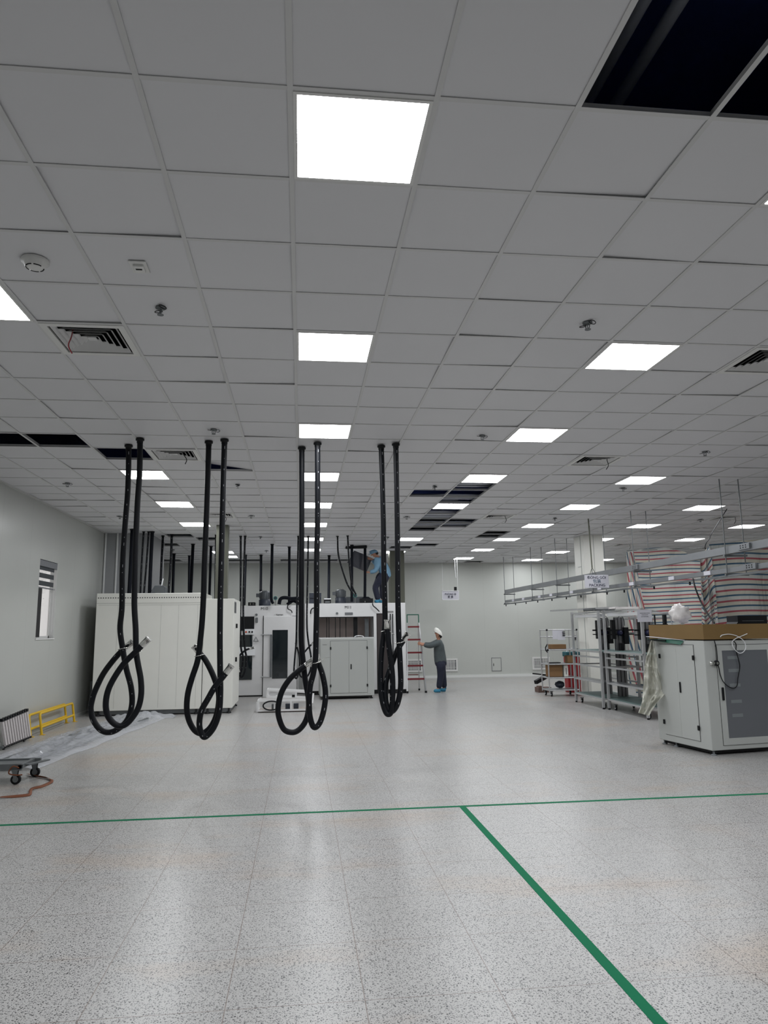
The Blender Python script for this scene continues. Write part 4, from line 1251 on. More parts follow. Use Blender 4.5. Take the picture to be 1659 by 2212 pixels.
        MB().ell(hd + up * 0.03 + fw * 0.1, (0.055, 0.07, 0.012), 14, 6, Rt).build('cap_peak', cloth[0], t)
    return t

def pj(u, v, y, o, dy=0):
    p = at(u, v, y); return V((p.x - o.x, dy, p.z - o.z))
Y1 = 18.34
o1 = V((3.52, Y1, 0))
Q = lambda u, v, dy=0: pj(u, v, Y1, o1, dy)
J1 = dict(pelvis=Q(951.5, 1428), waist=Q(949, 1408), chest=Q(948.5, 1390), neck=Q(948, 1382), head=Q(947, 1371.5), face=(-0.84, 0, 0.54),
          shl=Q(945.5, 1387, -0.15), ell=Q(927, 1396, -0.13), wrl=Q(915, 1393, 0.0), hdl=(-1, 0.1, 0.25), curll=(0, 1, 0),
          shr=Q(947.5, 1387, 0.15), elr=Q(931, 1394, 0.14), wrr=Q(917, 1391, 0.13), hdr=(-1, -0.1, 0.25), curlr=(0, -1, 0),
          hipl=Q(951, 1434, -0.08), knl=Q(950.5, 1460, -0.09), anl=Q(946.5, 1486.5, -0.09), toel=Q(936, 1491.2, -0.1),
          hipr=Q(954, 1434, 0.08), knr=Q(958.5, 1460, 0.09), anr=Q(961.5, 1486, 0.09), toer=Q(952, 1490.5, 0.1))
for k in ('toel', 'toer'): J1[k].z = 0.04
for k in ('anl', 'anr'): J1[k].z = 0.1
person('person in grey jacket, navy trousers and white helmet holding the stepladder, looking up', o1, J1, (M['jacket'], M['navy'], M['shoe']), 'helmet')

Y2 = 18.95
o2 = V((2.1, Y2, 2.25))
Q = lambda u, v, dy=0: pj(u, v, Y2, o2, dy)
J2 = dict(pelvis=Q(832, 1241), waist=Q(830, 1227), chest=Q(821, 1210), neck=Q(814.5, 1202), head=Q(809, 1196), face=(-0.93, 0, -0.3),
          shl=Q(817, 1210, -0.15), ell=Q(811, 1234, -0.14), wrl=Q(797, 1237, -0.1), hdl=(-1, 0.1, 0.1), curll=(0, 0.3, 1),
          shr=Q(818, 1208, 0.14), elr=Q(811, 1216, 0.2), wrr=Q(805.5, 1207, 0.1), hdr=(-0.8, -0.3, 0.1), curlr=(0, -1, 0.2),
          hipl=Q(826, 1246, -0.08), knl=Q(809, 1268, -0.1), anl=Q(816, 1292, -0.08), toel=Q(809, 1298, -0.08),
          hipr=Q(832, 1246, 0.08), knr=Q(826, 1270, 0.1), anr=Q(828.5, 1293, 0.1), toer=Q(820, 1298, 0.1))
for k in ('toel', 'toer'): J2[k].z = 0.042
for k in ('anl', 'anr'): J2[k].z = 0.11
person('person in light blue jacket and cap bending on top of the centre machine', o2, J2, (M['bluej'], M['navy'], M['shoe']), 'cap')
# dark sheet held by the worker
ys = 18.97
pts = [at(750, 1215, ys), at(756, 1206, ys - 0.05), at(765, 1189, ys - 0.05), at(785, 1197, ys), at(804, 1206, ys + 0.1), at(792, 1236, ys + 0.1), at(764, 1224, ys)]
t = thing('sheet_metal_cover', 'dark grey folded sheet metal cover held by the person in light blue', 'metal sheet', pts[0])
b0 = V(pts[0])
MB().poly([p - b0 for p in pts[:4]] + [at(778, 1230, ys) - b0, pts[6] - b0], (0, 0.02, 0)).build('left_panel', mat('dark_sheet', (58, 60, 68), 0.5), t)
MB().poly([pts[3] - b0, pts[4] - b0, pts[5] - b0, at(778, 1230, ys) - b0], (0, 0.02, 0)).build('right_panel', mat('grey_sheet', (84, 84, 88), 0.5), t)

# ------------------------------------------------------------------ left foreground: frames, barriers, film, cart, strap
t = thing('folded_rack', 'folded aluminium rack of leaning slats beside the left wall', 'rack', (-4.08, 10.9, 0))
ms = mat('bright_ladder_aluminium', (206, 200, 200), 0.4, metal=0.25, var=0.05, vscale=30)
for k in range(11):
    y = 0.09 * k; h = 0.40 + 0.004 * k
    sl = MB().bar((0.0, y + 0.09, 0.05), (-0.04, y, h), 0.03, 0.052, (0, 1, 0)).build('slat', ms, t)
    MB().box((-0.025, y + 0.065, 0.03), (0.022, y + 0.115, 0.06)).build('black_cap', M['black'], sl)
    MB().box((-0.065, y - 0.03, h - 0.01), (-0.018, y + 0.025, h + 0.03)).build('black_cap', M['black'], sl)
MB().bar((-0.03, 0.0, 0.04), (-0.03, 1.03, 0.05), 0.04, 0.03).build('bottom_rail', M['steel'], t)
MB().bar((-0.06, -0.05, 0.40), (-0.06, 0.95, 0.44), 0.02, 0.02).build('top_rail', M['black'], t)
for y in (0.1, 0.85): MB().lathe([(0.03, -0.012), (0.03, 0.012)], (-0.03, y, 0.03), 12, 'X').build('small_wheel', M['black'], t)

def barrier(x, y0, ln, h, lab):
    t = thing('hoop_barrier', lab, 'barrier', (x, y0, 0), 0, 'yellow barriers by the left wall')
    lean = -0.05
    def p(y, z): return V((lean * z / h, y, z))
    r = 0.02
    MB().tube([p(0, 0), p(0, h - 0.04), p(0.012, h - 0.012), p(0.04, h), p(ln - 0.04, h), p(ln - 0.012, h - 0.012), p(ln, h - 0.04), p(ln, 0)], r, 10).build('hoop_tube', M['yellow'], t)
    MB().cyl(p(0, h * 0.36), p(ln, h * 0.36), r, 10).build('lower_rail', M['yellow'], t)
    for y in (0.0, ln): MB().bar(p(y, 0.004) - V((0.03, 0, 0)), p(y, 0.004) + V((0.05, 0, 0)), 0.05, 0.008).build('foot_plate', M['yellow'], t)
barrier(-4.08, 12.42, 1.68, 0.33, 'yellow steel hoop barrier leaning at the left wall, the front one')
barrier(-4.17, 12.2, 1.75, 0.33, 'yellow steel hoop barrier at the left wall, partly hidden behind the front one')

# long profiles under plastic film
for k in range(5):
    a = V((-3.72 + 0.09 * k, 9.3 + 0.12 * k, 0.03)); b = V((-3.28 + 0.13 * k, 14.25 - 0.08 * k, 0.03))
    tag(MB().bar(a, b, 0.05, 0.058).build('aluminium_bar', M['steel']), 'long metal bar under the clear film, %s from the left wall' % ORD[k], 'bar', 'bars wrapped in film on the floor')
def film(u, v):
    l = V((-4.12, 9.2, 0)).lerp(V((-3.45, 14.62, 0)), v); r = V((-3.12, 9.3, 0)).lerp(V((-2.5, 14.2, 0)), v)
    p = l.lerp(r, u)
    nz = noise.noise(V((p.x * 7, p.y * 0.9, 3))) * 0.05 + abs(noise.noise(V((p.x * 18, p.y * 1.6, 7)))) * 0.06 + noise.noise(V((p.x * 9, p.y * 9, 1))) * 0.012
    z = 0.075 * math.sin(PI * u) ** 0.5 + nz * (math.sin(PI * u) * 0.9 + 0.1) if 0 < u < 1 else 0
    p.x += 0.05 * noise.noise(V((u * 3, p.y * 1.5, 9)))
    p.z = max(0.004, z)
    return p
tag(MB().grid(film, 44, 150).build('plastic_film', M['wrap']), 'long sheet of cloudy plastic film over bars on the left floor', 'plastic film')
def crump(u, v):
    p = V((-3.55 + 1.2 * u, 14.25 + 0.5 * v, 0))
    p.z = max(0.004, 0.09 * math.sin(PI * u) * math.sin(PI * v) + 0.08 * abs(noise.noise(V((p.x * 8, p.y * 8, 2)))) * math.sin(PI * min(1, max(0, v))) )
    return p
tag(MB().grid(crump, 40, 20).build('crumpled_film', M['wrap']), 'crumpled clear film heaped against the foot of the cream cabinet', 'plastic film')

# cart
t = thing('platform_dolly', 'grey steel dolly with black castors at the left edge', 'dolly', (-3.7, 8.5, 0))
zt = 0.2
q = MB(); q.box((0, 0.0, zt - 0.06), (0.72, 0.03, zt + 0.01)); q.box((0, 0.40, zt - 0.045), (0.78, 0.44, zt)); q.box((0.68, 0.0, zt - 0.045), (0.72, 0.44, zt)); q.box((0, 0.03, zt - 0.03), (0.68, 0.40, zt - 0.015))
q.build('deck_frame', M['steel'], t, bevel=0.003)
MB().bar((0.74, 0.1, zt - 0.02), (0.86, 0.4, zt - 0.02), 0.06, 0.012).build('side_plate', M['steel'], t)
MB().box((0.2, 0.38, zt), (0.26, 0.44, zt + 0.07)).build('post_stub', M['ctrl'], t)
for (x, y) in ((0.66, 0.0), (0.72, 0.40), (0.1, 0.0)):
    c = MB().box((x - 0.035, y - 0.03, zt - 0.055), (x + 0.035, y + 0.03, zt - 0.045)).poly([(x - 0.03, y - 0.026, zt - 0.055), (x + 0.03, y - 0.026, zt - 0.055), (x + 0.02, y - 0.026, 0.05), (x, y - 0.026, 0.04)], (0, 0.006, 0)).poly([(x - 0.03, y + 0.02, zt - 0.055), (x + 0.03, y + 0.02, zt - 0.055), (x + 0.02, y + 0.02, 0.05), (x, y + 0.02, 0.04)], (0, 0.006, 0)).build('castor', M['steel'], t)
    MB().lathe([(0.04, -0.016), (0.052, -0.014), (0.052, 0.014), (0.04, 0.016)], (x + 0.01, y, 0.052), 22, 'Y').build('castor_wheel', M['black'], c)
    MB().lathe([(0.03, -0.018), (0.03, 0.018)], (x + 0.01, y, 0.052), 16, 'Y').build('wheel_hub', M['steel'], c)

sp_ = [(0, 1722), (25, 1721), (50, 1719), (64, 1716), (66, 1708), (72, 1703), (90, 1699), (108, 1691), (112, 1686), (104, 1681), (88, 1678), (70, 1675), (60, 1672)]
w = smooth_path([atz(u, v, 0.012) for u, v in sp_], 6)
q = MB(); vs = []; fs = []
for i, p in enumerate(w):
    d_ = (w[min(i + 1, len(w) - 1)] - w[max(i - 1, 0)]).normalized(); s_ = V((-d_.y, d_.x, 0))
    a = 0.9 * math.sin(i * 0.13)
    off = s_ * 0.016 * math.cos(a) + V((0, 0, 0.014 * abs(math.sin(a))))
    c0 = p + V((0, 0, 0.0))
    vs += [c0 - off, c0 + off, c0 + off + V((0, 0, 0.003)), c0 - off + V((0, 0, 0.003))]
    for k in range(4):
        vs[-4 + k].z = max(0.002 if k < 2 else 0.005, vs[-4 + k].z)
for i in range(len(w) - 1):
    for k in range(4): fs.append((4 * i + k, 4 * i + (k + 1) % 4, 4 * i + 4 + (k + 1) % 4, 4 * i + 4 + k))
q.add(vs, fs, None, True)
tag(q.build('ratchet_strap', M['strap']), 'orange brown webbing strap lying on the floor beside the dolly', 'strap')
q = MB().tube(smooth_path([V((-3.0, 8.485, 0.17)), V((-3.06, 8.47, 0.19)), V((-3.1, 8.48, 0.12)), V((-3.02, 8.47, 0.1)), V((-2.96, 8.48, 0.1))], 5), 0.007, 6)
tag(q.build('strap_end', M['strap']), 'orange brown strap end looped over the dolly frame', 'strap')

# ------------------------------------------------------------------ right: big grey cabinet and what lies on it
RZ = 0.15
t = thing('equipment_cabinet', 'tall light grey cabinet with two plain doors and a glazed side, right edge', 'cabinet', (5.04, 8.73, 0), RZ)
CH = 1.40; CW = 1.1; CD = 1.05
MB().box((0, 0, 0.06), (CW, CD, CH)).build('cabinet_body', M['grey'], t, bevel=0.01)
MB().box((0.06, 0.06, 0.02), (CW - 0.06, CD - 0.06, 0.06)).build('base_gap', M['dark'], t)
for x, y in ((0.05, 0.04), (0.05, CD - 0.05), (CW - 0.05, 0.04), (0.05, 0.75)):
    MB().lathe([(0.035, 0), (0.035, 0.015), (0.014, 0.02), (0.014, 0.06)], (x, y, 0), 14).build('levelling_foot', M['steel'], t)
# side face x = 0: two doors
z0, z1 = 0.15, CH - 0.06
ya, yb, ym = 0.2, 0.89, 0.545
MB().box((-0.002, ya - 0.005, z0 - 0.005), (0, yb + 0.005, z1 + 0.005)).build('door_reveal', M['dark'], t)
for a, b, s in ((ya, ym - 0.001, 0), (ym + 0.001, yb, 1)):
    dd = MB().box((-0.01, a, z0), (-0.002, b, z1)).build('door', M['grey'], t, bevel=0.001)
    for z in (z0 + 0.16, z1 - 0.16):
        hy = a if s == 0 else b
        MB().box((-0.026, hy - 0.016, z - 0.03), (-0.01, hy + 0.016, z + 0.03)).build('hinge', M['black'], dd, bevel=0.005)
    if s == 0: MB().box((-0.024, b - 0.055, 0.72), (-0.01, b - 0.03, 0.86)).build('door_handle', M['black'], dd, bevel=0.008)
# front face y = 0: glazed door
g0, g1 = 0.17, CW - 0.08
MB().box((g0 - 0.005, -0.002, z0 - 0.035), (g1 + 0.005, 0, z1 + 0.005)).build('door_reveal', M['dark'], t)
dd = MB().box((g0, -0.012, z0 - 0.03), (g0 + 0.08, -0.002, z1)).box((g1 - 0.08, -0.012, z0 - 0.03), (g1, -0.002, z1)).box((g0 + 0.08, -0.012, z0 - 0.03), (g1 - 0.08, -0.002, z0 + 0.05)).box((g0 + 0.08, -0.012, z1 - 0.07), (g1 - 0.08, -0.002, z1)).build('glazed_door', M['grey'], t)
MB().box((g0 + 0.08, -0.006, z0 + 0.05), (g1 - 0.08, -0.003, z1 - 0.07)).build('smoked_pane', mat('smoked_pane', (104, 107, 112), 0.15), dd)
MB().box((g0 + 0.025, -0.03, 0.66), (g0 + 0.055, -0.012, 0.82)).build('door_handle', M['black'], dd, bevel=0.008)
gl = mat('greyish_label', (124, 130, 132), 0.4)
for zz in (1.16, 1.0, 0.82, 0.62, 0.45): MB().box((g0 + 0.16, -0.0075, zz), (g0 + 0.32, -0.006, zz + 0.04)).build('inner_label_strip', gl, dd)
sw = MB().lathe([(0.028, 0), (0.028, 0.02), (0.02, 0.022), (0.02, 0.05)], (0.085, 0, 1.12), 18, 'Y').build('rotary_switch', M['chrome'], t)
MB().lathe([(0.03, 0.0), (0.034, 0.004), (0.034, 0.03), (0.012, 0.034)], (0.145, -0.01, 1.118), 20, 'Y').build('switch_knob', M['black'], sw)
MB().lathe([(0.016, 0.034), (0.016, 0.037)], (0.145, -0.01, 1.118), 16, 'Y').build('knob_ring', M['chrome'], sw)
def onface(u, v, dy=-0.03):
    # point in front of the cabinet's front face
    d = ray(u, v); n = V((math.sin(RZ), -math.cos(RZ), 0)); p0 = V((5.04, 8.73, 0)) + n * (-dy)
    return CAM + d * ((p0 - CAM).dot(n) / d.dot(n))
pts = [(1543, 1384), (1547, 1398), (1549, 1415), (1550, 1432), (1553, 1443), (1556, 1458), (1562, 1472), (1572, 1482), (1584, 1487), (1592, 1481), (1594, 1465), (1598, 1440), (1594, 1420), (1590, 1405), (1590, 1392), (1585, 1385)]
tag(MB().tube(smooth_path([onface(*p) for p in pts]), 0.006, 8).build('power_cable', M['black']), 'black power cable hanging over the glazed side of the right cabinet', 'cable')
pts = [(1556, 1376), (1560, 1372), (1575, 1370), (1592, 1374), (1606, 1384), (1611, 1398), (1606, 1408), (1598, 1411), (1590, 1406), (1583, 1396), (1582, 1386), (1590, 1379), (1602, 1374), (1614, 1369)]
tag(MB().tube(smooth_path([onface(u, v, -0.05) for u, v in pts]), 0.005, 8).build('white_cable', M['lamp_w']), 'white cable coiled over the top edge of the right cabinet', 'cable')

t = thing('open_carton', 'shallow open brown carton on top of the right grey cabinet', 'box', (5.03, 8.7, CH + 0.012), RZ)
w_, d_, h_ = 1.05, 1.12, 0.19
q = MB(); q.box((0, 0, 0), (w_, 0.012, h_)); q.box((0, d_ - 0.012, 0), (w_, d_, h_)); q.box((0, 0.012, 0), (0.012, d_ - 0.012, h_)); q.box((w_ - 0.012, 0.012, 0), (w_, d_ - 0.012, h_)); q.box((0.012, 0.012, 0), (w_ - 0.012, d_ - 0.012, 0.01))
q.build('carton_walls', M['kraft'], t)
MB().box((0.02, 0.35, h_ - 0.03), (w_ - 0.02, d_ - 0.02, h_ - 0.015)).build('inner_flap', M['paper'], t)
CZ = CH + 0.012 + h_
def blob(c, r, amp, fr, seed, name, m, lab, cat, squash=1.0):
    q = MB()
    def fn(u, v):
        th = PI * v; a = 2 * PI * u
        p = V((math.sin(th) * math.cos(a), math.sin(th) * math.sin(a), math.cos(th)))
        k = 1 + amp * noise.noise(p * fr + V((seed, 0, 0))) + amp * 0.5 * noise.noise(p * fr * 2.3 + V((0, seed, 0)))
        return V(c) + V((p.x * r[0], p.y * r[1], p.z * r[2])) * k
    q.grid(fn, 30, 20)
    return tag(q.build(name, m), lab, cat)
pb = at(1469, 1326, 9.35)
blob((pb.x, 9.35, pb.z), (0.125, 0.12, 0.125), 0.35, 2.0, 4, 'plastic_bag', M['bagw'], 'crumpled white plastic bag on the brown carton', 'bag')
# small black frame device behind the bag
p = at(1424, 1335, 9.8)
t = thing('desktop_device', 'small black and silver gantry device at the rear of the carton', 'device', (p.x, 9.75, CZ - 0.02))
MB().box((-0.09, 0, 0), (0.1, 0.12, 0.03)).build('device_base', M['black'], t, bevel=0.004)
MB().box((-0.075, 0.04, 0.03), (-0.06, 0.06, 0.16)).box((0.06, 0.03, 0.03), (0.1, 0.08, 0.16)).build('device_uprights', M['black'], t)
MB().box((-0.1, 0.03, 0.16), (0.1, 0.07, 0.17)).build('device_crossbar', M['steel'], t)
MB().tube([(-0.13, 0.0, 0.19), (0.1, 0.0, 0.19), (0.13, 0, 0.17), (0.16, 0, 0.02)], 0.009, 8).build('bent_handle', M['alu'], t)
p = at(1600, 1340, 8.95)
t = thing('black_case', 'black case at the right rear of the carton', 'case', (p.x + 0.02, 8.95, CZ - 0.025))
MB().poly([(-0.1, 0, 0), (0.35, 0, 0), (0.35, 0, 0.13), (-0.06, 0, 0.13), (-0.06, 0, 0.05)], (0, 0.25, 0)).build('case_shell', M['black'], t)
MB().box((0.0, -0.004, 0.06), (0.3, 0, 0.064)).build('case_seam', M['mesh'], t)
# folders and film under the carton
t = thing('plastic_folder', 'green clear plastic folder sticking out from under the carton', 'folder', (0, 0, 0))
def fold(u, v):
    a = at(1400, 1379, 9.72).lerp(at(1483, 1386, 9.1), u); b = at(1418, 1392, 9.68).lerp(at(1478, 1396, 9.12), u)
    p = a.lerp(b, v); p.x -= 0.03 * v + 0.02; p.z = max(CH - 0.045 * v * (0.3 + u), p.z) if v > 0.1 else CH + 0.01
    return p
f1 = MB(); f1.grid(fold, 10, 4); f1.build('folder_sheet', M['green'], t)
MB().bar(at(1398, 1375, 9.75), at(1482, 1383, 9.08), 0.05, 0.006).build('white_sheet_edge', M['paper'], t)
MB().bar(at(1402, 1382, 9.72), at(1440, 1384, 9.4), 0.05, 0.02).build('black_binder', M['black'], t)

def bag(u, v):
    # hanging film: narrow at the top, flaring to a side corner
    lft = [(1405, 1383), (1398, 1410), (1392, 1440), (1390, 1480), (1387, 1515), (1379, 1540)]
    rgt = [(1413, 1384), (1418, 1412), (1422, 1446), (1439, 1496), (1418, 1520), (1402, 1546)]
    k = v * 5; i = min(4, int(k)); f = k - i
    a = V((lft[i][0], lft[i][1], 0)).lerp(V((lft[i + 1][0], lft[i + 1][1], 0)), f); b = V((rgt[i][0], rgt[i][1], 0)).lerp(V((rgt[i + 1][0], rgt[i + 1][1], 0)), f)
    p = a.lerp(b, u)
    y = 9.62 + 0.06 * math.sin(u * 13 + v * 4) * (0.3 + 0.5 * v) + 0.1 * noise.noise(V((u * 6, v * 8, 0))) + 0.05 * noise.noise(V((u * 15, v * 22, 4))) + 0.12 * v
    q = at(p.x, p.y, y - 0.35 * max(0, u - 0.35) * v)
    return q
t = tag(MB().grid(bag, 24, 50).build('hanging_sheet', M['bag']), 'cream translucent plastic sheet hanging down the cabinet\'s left corner', 'plastic sheet')

# ------------------------------------------------------------------ right: benches, trolley
def castor(t, x, y, r=0.045):
    c = MB().box((x - 0.03, y - 0.03, 2 * r + 0.012), (x + 0.03, y + 0.03, 2 * r + 0.02)).box((x - 0.022, y - 0.02, r), (x - 0.016, y + 0.02, 2 * r + 0.012)).box((x + 0.016, y - 0.02, r), (x + 0.022, y + 0.02, 2 * r + 0.012)).build('castor', M['steel'], t)
    MB().lathe([(r * 0.7, -0.014), (r, -0.01), (r, 0.01), (r * 0.7, 0.014)], (x, y, r), 18, 'X').build('castor_wheel', M['black'], c)
    MB().lathe([(r * 0.45, -0.016), (r * 0.45, 0.016)], (x, y, r), 14, 'X').build('wheel_hub', M['lamp_w'], c)

def bench(lab, loc, LY, rz=0.0, Hh=1.9, first=True):
    t = thing('profile_workbench', lab, 'workbench', loc, rz, 'aluminium profile workbenches')
    Wd = 0.75; s = 0.045
    for x in (0, Wd):
        for y in (0, LY):
            MB().bar((x, y, 0.03), (x, y, Hh if x == 0 else 1.75), s).build('post', M['alu'], t)
            MB().lathe([(0.022, 0), (0.022, 0.03)], (x, y, 0), 10).build('levelling_foot', M['black'], t)
    def rl(a, b, nm='rail', w=0.03, m=M['alu']): return MB().bar(a, b, w).build(nm, m, t)
    for z in (0.19, 0.50, 0.8, 0.98):
        rl((0, 0, z), (0, LY, z)); rl((Wd, 0, z), (Wd, LY, z))
    for z in (0.19, 0.8):
        for y in (0, LY): rl((0, y, z), (Wd, y, z))
    for y in (0, LY): rl((0, y, Hh - 0.02), (Wd, y, 1.75))
    rl((0, 0, Hh - 0.03), (0, LY, Hh - 0.03), 'top_rail'); rl((Wd, 0, 1.73), (Wd, LY, 1.73), 'top_rail')
    rl((Wd, 0, 1.45), (Wd, LY, 1.45))
    MB().box((-0.03, -0.02, 1.09), (Wd + 0.02, LY + 0.02, 1.11)).build('worktop', M['mat'], t)
    MB().bar((-0.03, -0.02, 1.095), (-0.03, LY + 0.02, 1.095), 0.02, 0.035).build('worktop_edge', M['alu'], t)
    MB().box((0.0, 0.0, 0.2), (Wd, LY, 0.215)).build('lower_deck', M['mat'], t)
    MB().box((0.02, 0.0, 0.505), (0.25, LY, 0.52)).build('middle_shelf', M['galv'], t)
    for x, y in ((0.08, 0.12), (0.08, LY - 0.12), (Wd - 0.08, LY - 0.12), (Wd - 0.08, 0.12)): castor(t, x, y)
    lf = MB().box((0.04, 0.05, Hh - 0.12), (0.16, LY - 0.05, Hh - 0.06)).build('lamp_casing', M['lamp_w'], t)
    MB().add([(0.05, 0.06, Hh - 0.121), (0.15, 0.06, Hh - 0.121), (0.15, LY - 0.06, Hh - 0.121), (0.05, LY - 0.06, Hh - 0.121)], [(0, 3, 2, 1)]).build('lamp_tube', M['lamp_w'], lf)
    return t
b1 = bench('aluminium workbench on castors, the farther of two, beside the shelf trolley', (5.86, 13.9, 0), 1.42)
b2 = bench('aluminium workbench on castors, the nearer of two, beside the right cabinet', (5.93, 12.2, 0), 1.6)
q = MB().bar((5.62, 15.75, 1.90), (6.15, 12.3, 1.90), 0.03)
tag(MB().bar((5.84, 16.6, 1.965), (5.9, 13.0, 1.94), 0.035).build('overhead_rail', M['alu']), 'long aluminium rail laid over the farther workbench and sticking out', 'rail')

def station(loc, lab, s=1):
    t = thing('profile_column', lab, 'column', loc, 0, 'thick profile columns on the benches')
    q = MB().box((-0.09, -0.045, 0), (0.09, 0.045, 1.55))
    q.build('profile_beam', M['alud'], t)
    g = MB()
    for x in (-0.045, 0.03): g.box((x, -0.048, 0), (x + 0.015, -0.045, 1.55))
    g.build('profile_groove', M['dark'], t)
    g = MB()
    for y in (-0.02, 0.01): g.box((-0.093, y, 0), (-0.09, y + 0.012, 1.55))
    g.build('profile_groove', M['dark'], t)
    MB().box((-0.2, -0.12, 1.12), (-0.12, -0.03, 1.5)).build('linear_actuator', M['black'], t, bevel=0.006)
    MB().box((0.05, -0.14, 1.02), (0.14, -0.05, 1.35)).build('linear_actuator', M['black'], t, bevel=0.006)
    MB().box((-0.28, -0.1, 1.28), (0.3, -0.07, 1.31)).build('cross_slide', M['black'], t)
    MB().box((-0.28, -0.1, 1.2), (0.3, -0.07, 1.22)).build('cross_slide', M['black'], t)
    MB().lathe([(0.05, 0), (0.06, 0.05), (0.03, 0.09)], (-0.02, -0.05, 1.24), 14, 'Y').build('grip_head', mat('dark_blue_plastic%d' % s, (28, 32, 60), 0.4), t)
    MB().tube(smooth_path([(-0.1, -0.1, 1.5), (-0.02, -0.16, 1.58), (0.05, -0.14, 1.5), (0.08, -0.1, 1.38)]), 0.008, 8).build('air_line', M['steel'], t)
    MB().box((-0.05, -0.14, 0.9), (0.03, -0.05, 1.04)).build('black_foot_block', M['black'], t, bevel=0.005)
    return t
station((6.32, 14.75, 0.217), 'thick grooved column with black actuators on the far workbench, left one', 1)
station((6.36, 13.98 + 0.12, 0.217), 'thick grooved column with black actuators between the two workbenches', 2)
station((6.40, 13.0, 0.217), 'thick grooved column with black actuators on the near workbench', 3)

# clutter on the benches
for (x, y, w, h, m, nm, lab, cat) in (
        (6.02, 14.3, 0.5, 0.05, 'steel', 'metal_tray', 'dark flat metal tray lying on top of the far workbench frame', 'tray'),
        (6.0, 13.1, 0.3, 0.04, 'bagw', 'white_pack', 'small white package lying on top of the near workbench frame', 'package')):
    t = thing(nm, lab, cat, (x, y, 1.905))
    MB().box((-0.2, -w / 2, 0), (0.25, w / 2, 0.008)).build('base', M[m], t)
    q = MB()
    for s_ in (-1, 1): q.box((-0.2, s_ * w / 2 - 0.01, 0), (0.25, s_ * w / 2 + 0.01, h))
    q.box((-0.2, -w / 2, 0), (-0.19, w / 2, h)); q.build('rim', M[m], t)
for k, (u, v, y) in enumerate(((1392, 1331, 12.15),)):
    p = at(u, v, y)
    t = thing('paper_notice', 'large white paper notice on the near workbench', 'notice', p, 0)
    R_ = 0.13
    MB().box((-0.13, 0, -0.1), (0.14, 0.002, 0.11)).build('sheet', M['paper'], t)
    q = MB()
    for a, b, z in ((-0.08, 0.09, 0.045), (-0.05, 0.06, 0.015), (-0.06, 0.07, -0.015)):
        x = a
        while x < b: 
            ww = random.uniform(0.006, 0.014); q.box((x, -0.001, z), (x + ww, 0, z + 0.011)); x += ww + 0.004
    q.build('printed_lines', mat('grey_ink', (90, 90, 96), 0.6), t)
p = at(1206, 1371, 16.55)
t = thing('paper_notice', 'white paper sheets clipped to the top of the shelf trolley', 'notice', p)
MB().box((-0.14, 0, -0.1), (0.13, 0.002, 0.1)).build('sheet', M['paper'], t)
MB().box((-0.02, -0.003, -0.12), (0.16, -0.001, 0.04)).build('sheet', M['paper'], t)
q = MB()
for z in (-0.03, 0.01, 0.05): q.box((0.1, -0.02, z), (0.16, -0.004, z + 0.02))
q.build('black_clip', M['black'], t)

# shelf trolley
t = thing('shelf_trolley', 'silver tube shelf trolley on castors, left of the workbenches', 'trolley', (5.72, 16.6, 0), 0)
Wt, Dt, Htt = 0.72, 0.5, 1.53
for x in (0, Wt):
    for y in (0, Dt):
        MB().tube([(x, y, 0.1), (x, y, Htt)], 0.015, 10).build('upright_tube', M['alu'], t)
for z in (0.14, 0.42, 0.73, 1.06, 1.36, 1.52):
    q = MB()
    for y in (0, Dt): q.cyl((0, y, z), (Wt, y, z), 0.014, 8)
    for x in (0, Wt): q.cyl((x, 0, z), (x, Dt, z), 0.014, 8)
    q.build('shelf_rails', M['alu'], t)
    if z < 1.3: MB().box((0.01, 0.01, z + 0.012), (Wt - 0.01, Dt - 0.01, z + 0.02)).build('shelf', M['galv'], t)
for x in (0, Wt):
    for z in (1.06, 1.52): MB().ell((x, 0, z), (0.026, 0.026, 0.026), 10, 8).build('tube_joint', M['black'], t)
for x in (0.06, Wt - 0.06):
    for y in (0.05, Dt - 0.05): castor(t, x, y, 0.05)
MB().tube([(0, 0, 1.2), (-0.05, 0, 1.12), (-0.05, 0, 1.06), (0, 0, 1.0)], 0.014, 8).build('push_handle', M['black'], t)

def carton(loc, w, d, h, lab, m='card', rz=0):
    t = thing('cardboard_box', lab, 'box', loc, rz, 'cardboard boxes on the trolley')
    MB().box((0, 0, 0), (w, d, h)).build('box_body', M[m], t, bevel=0.003)
    MB().box((0, -0.001, h - 0.002), (w, d * 0.48, h + 0.002)).box((0, d * 0.52, h - 0.002), (w, d, h + 0.002)).build('box_flaps', M[m], t)
    return t
carton((5.84, 16.68, 1.082), 0.36, 0.3, 0.1, 'low brown cardboard box on the upper trolley shelf')
carton((6.22, 16.68, 0.752), 0.14, 0.2, 0.17, 'small narrow cardboard box on the middle trolley shelf')
carton((5.78, 16.68, 0.442), 0.3, 0.32, 0.27, 'square brown cardboard box filling the lower trolley shelf')
blob((6.06, 16.85, 0.162 + 0.09), (0.11, 0.1, 0.08), 0.2, 3.0, 9, 'dark_bag', M['ctrl'], 'dark bag on the lowest trolley shelf', 'bag')
p = (6.25, 16.62, 0.442)
t = thing('binder', 'upright cream binder on the lower trolley shelf', 'binder', (6.12, 16.68, 0.442))
MB().box((0, 0, 0), (0.1, 0.2, 0.26)).build('cover', M['cabinet'], t, bevel=0.003)
MB().box((0.04, -0.002, 0.05), (0.06, 0, 0.2)).build('spine_gap', M['mesh'], t)
t = thing('folded_black_cloth', 'thin black item folded on the middle trolley shelf', 'cloth', (5.8, 16.7, 0.752))
MB().box((0, 0, 0), (0.26, 0.2, 0.018)).build('folded_layer', M['black'], t, bevel=0.004)
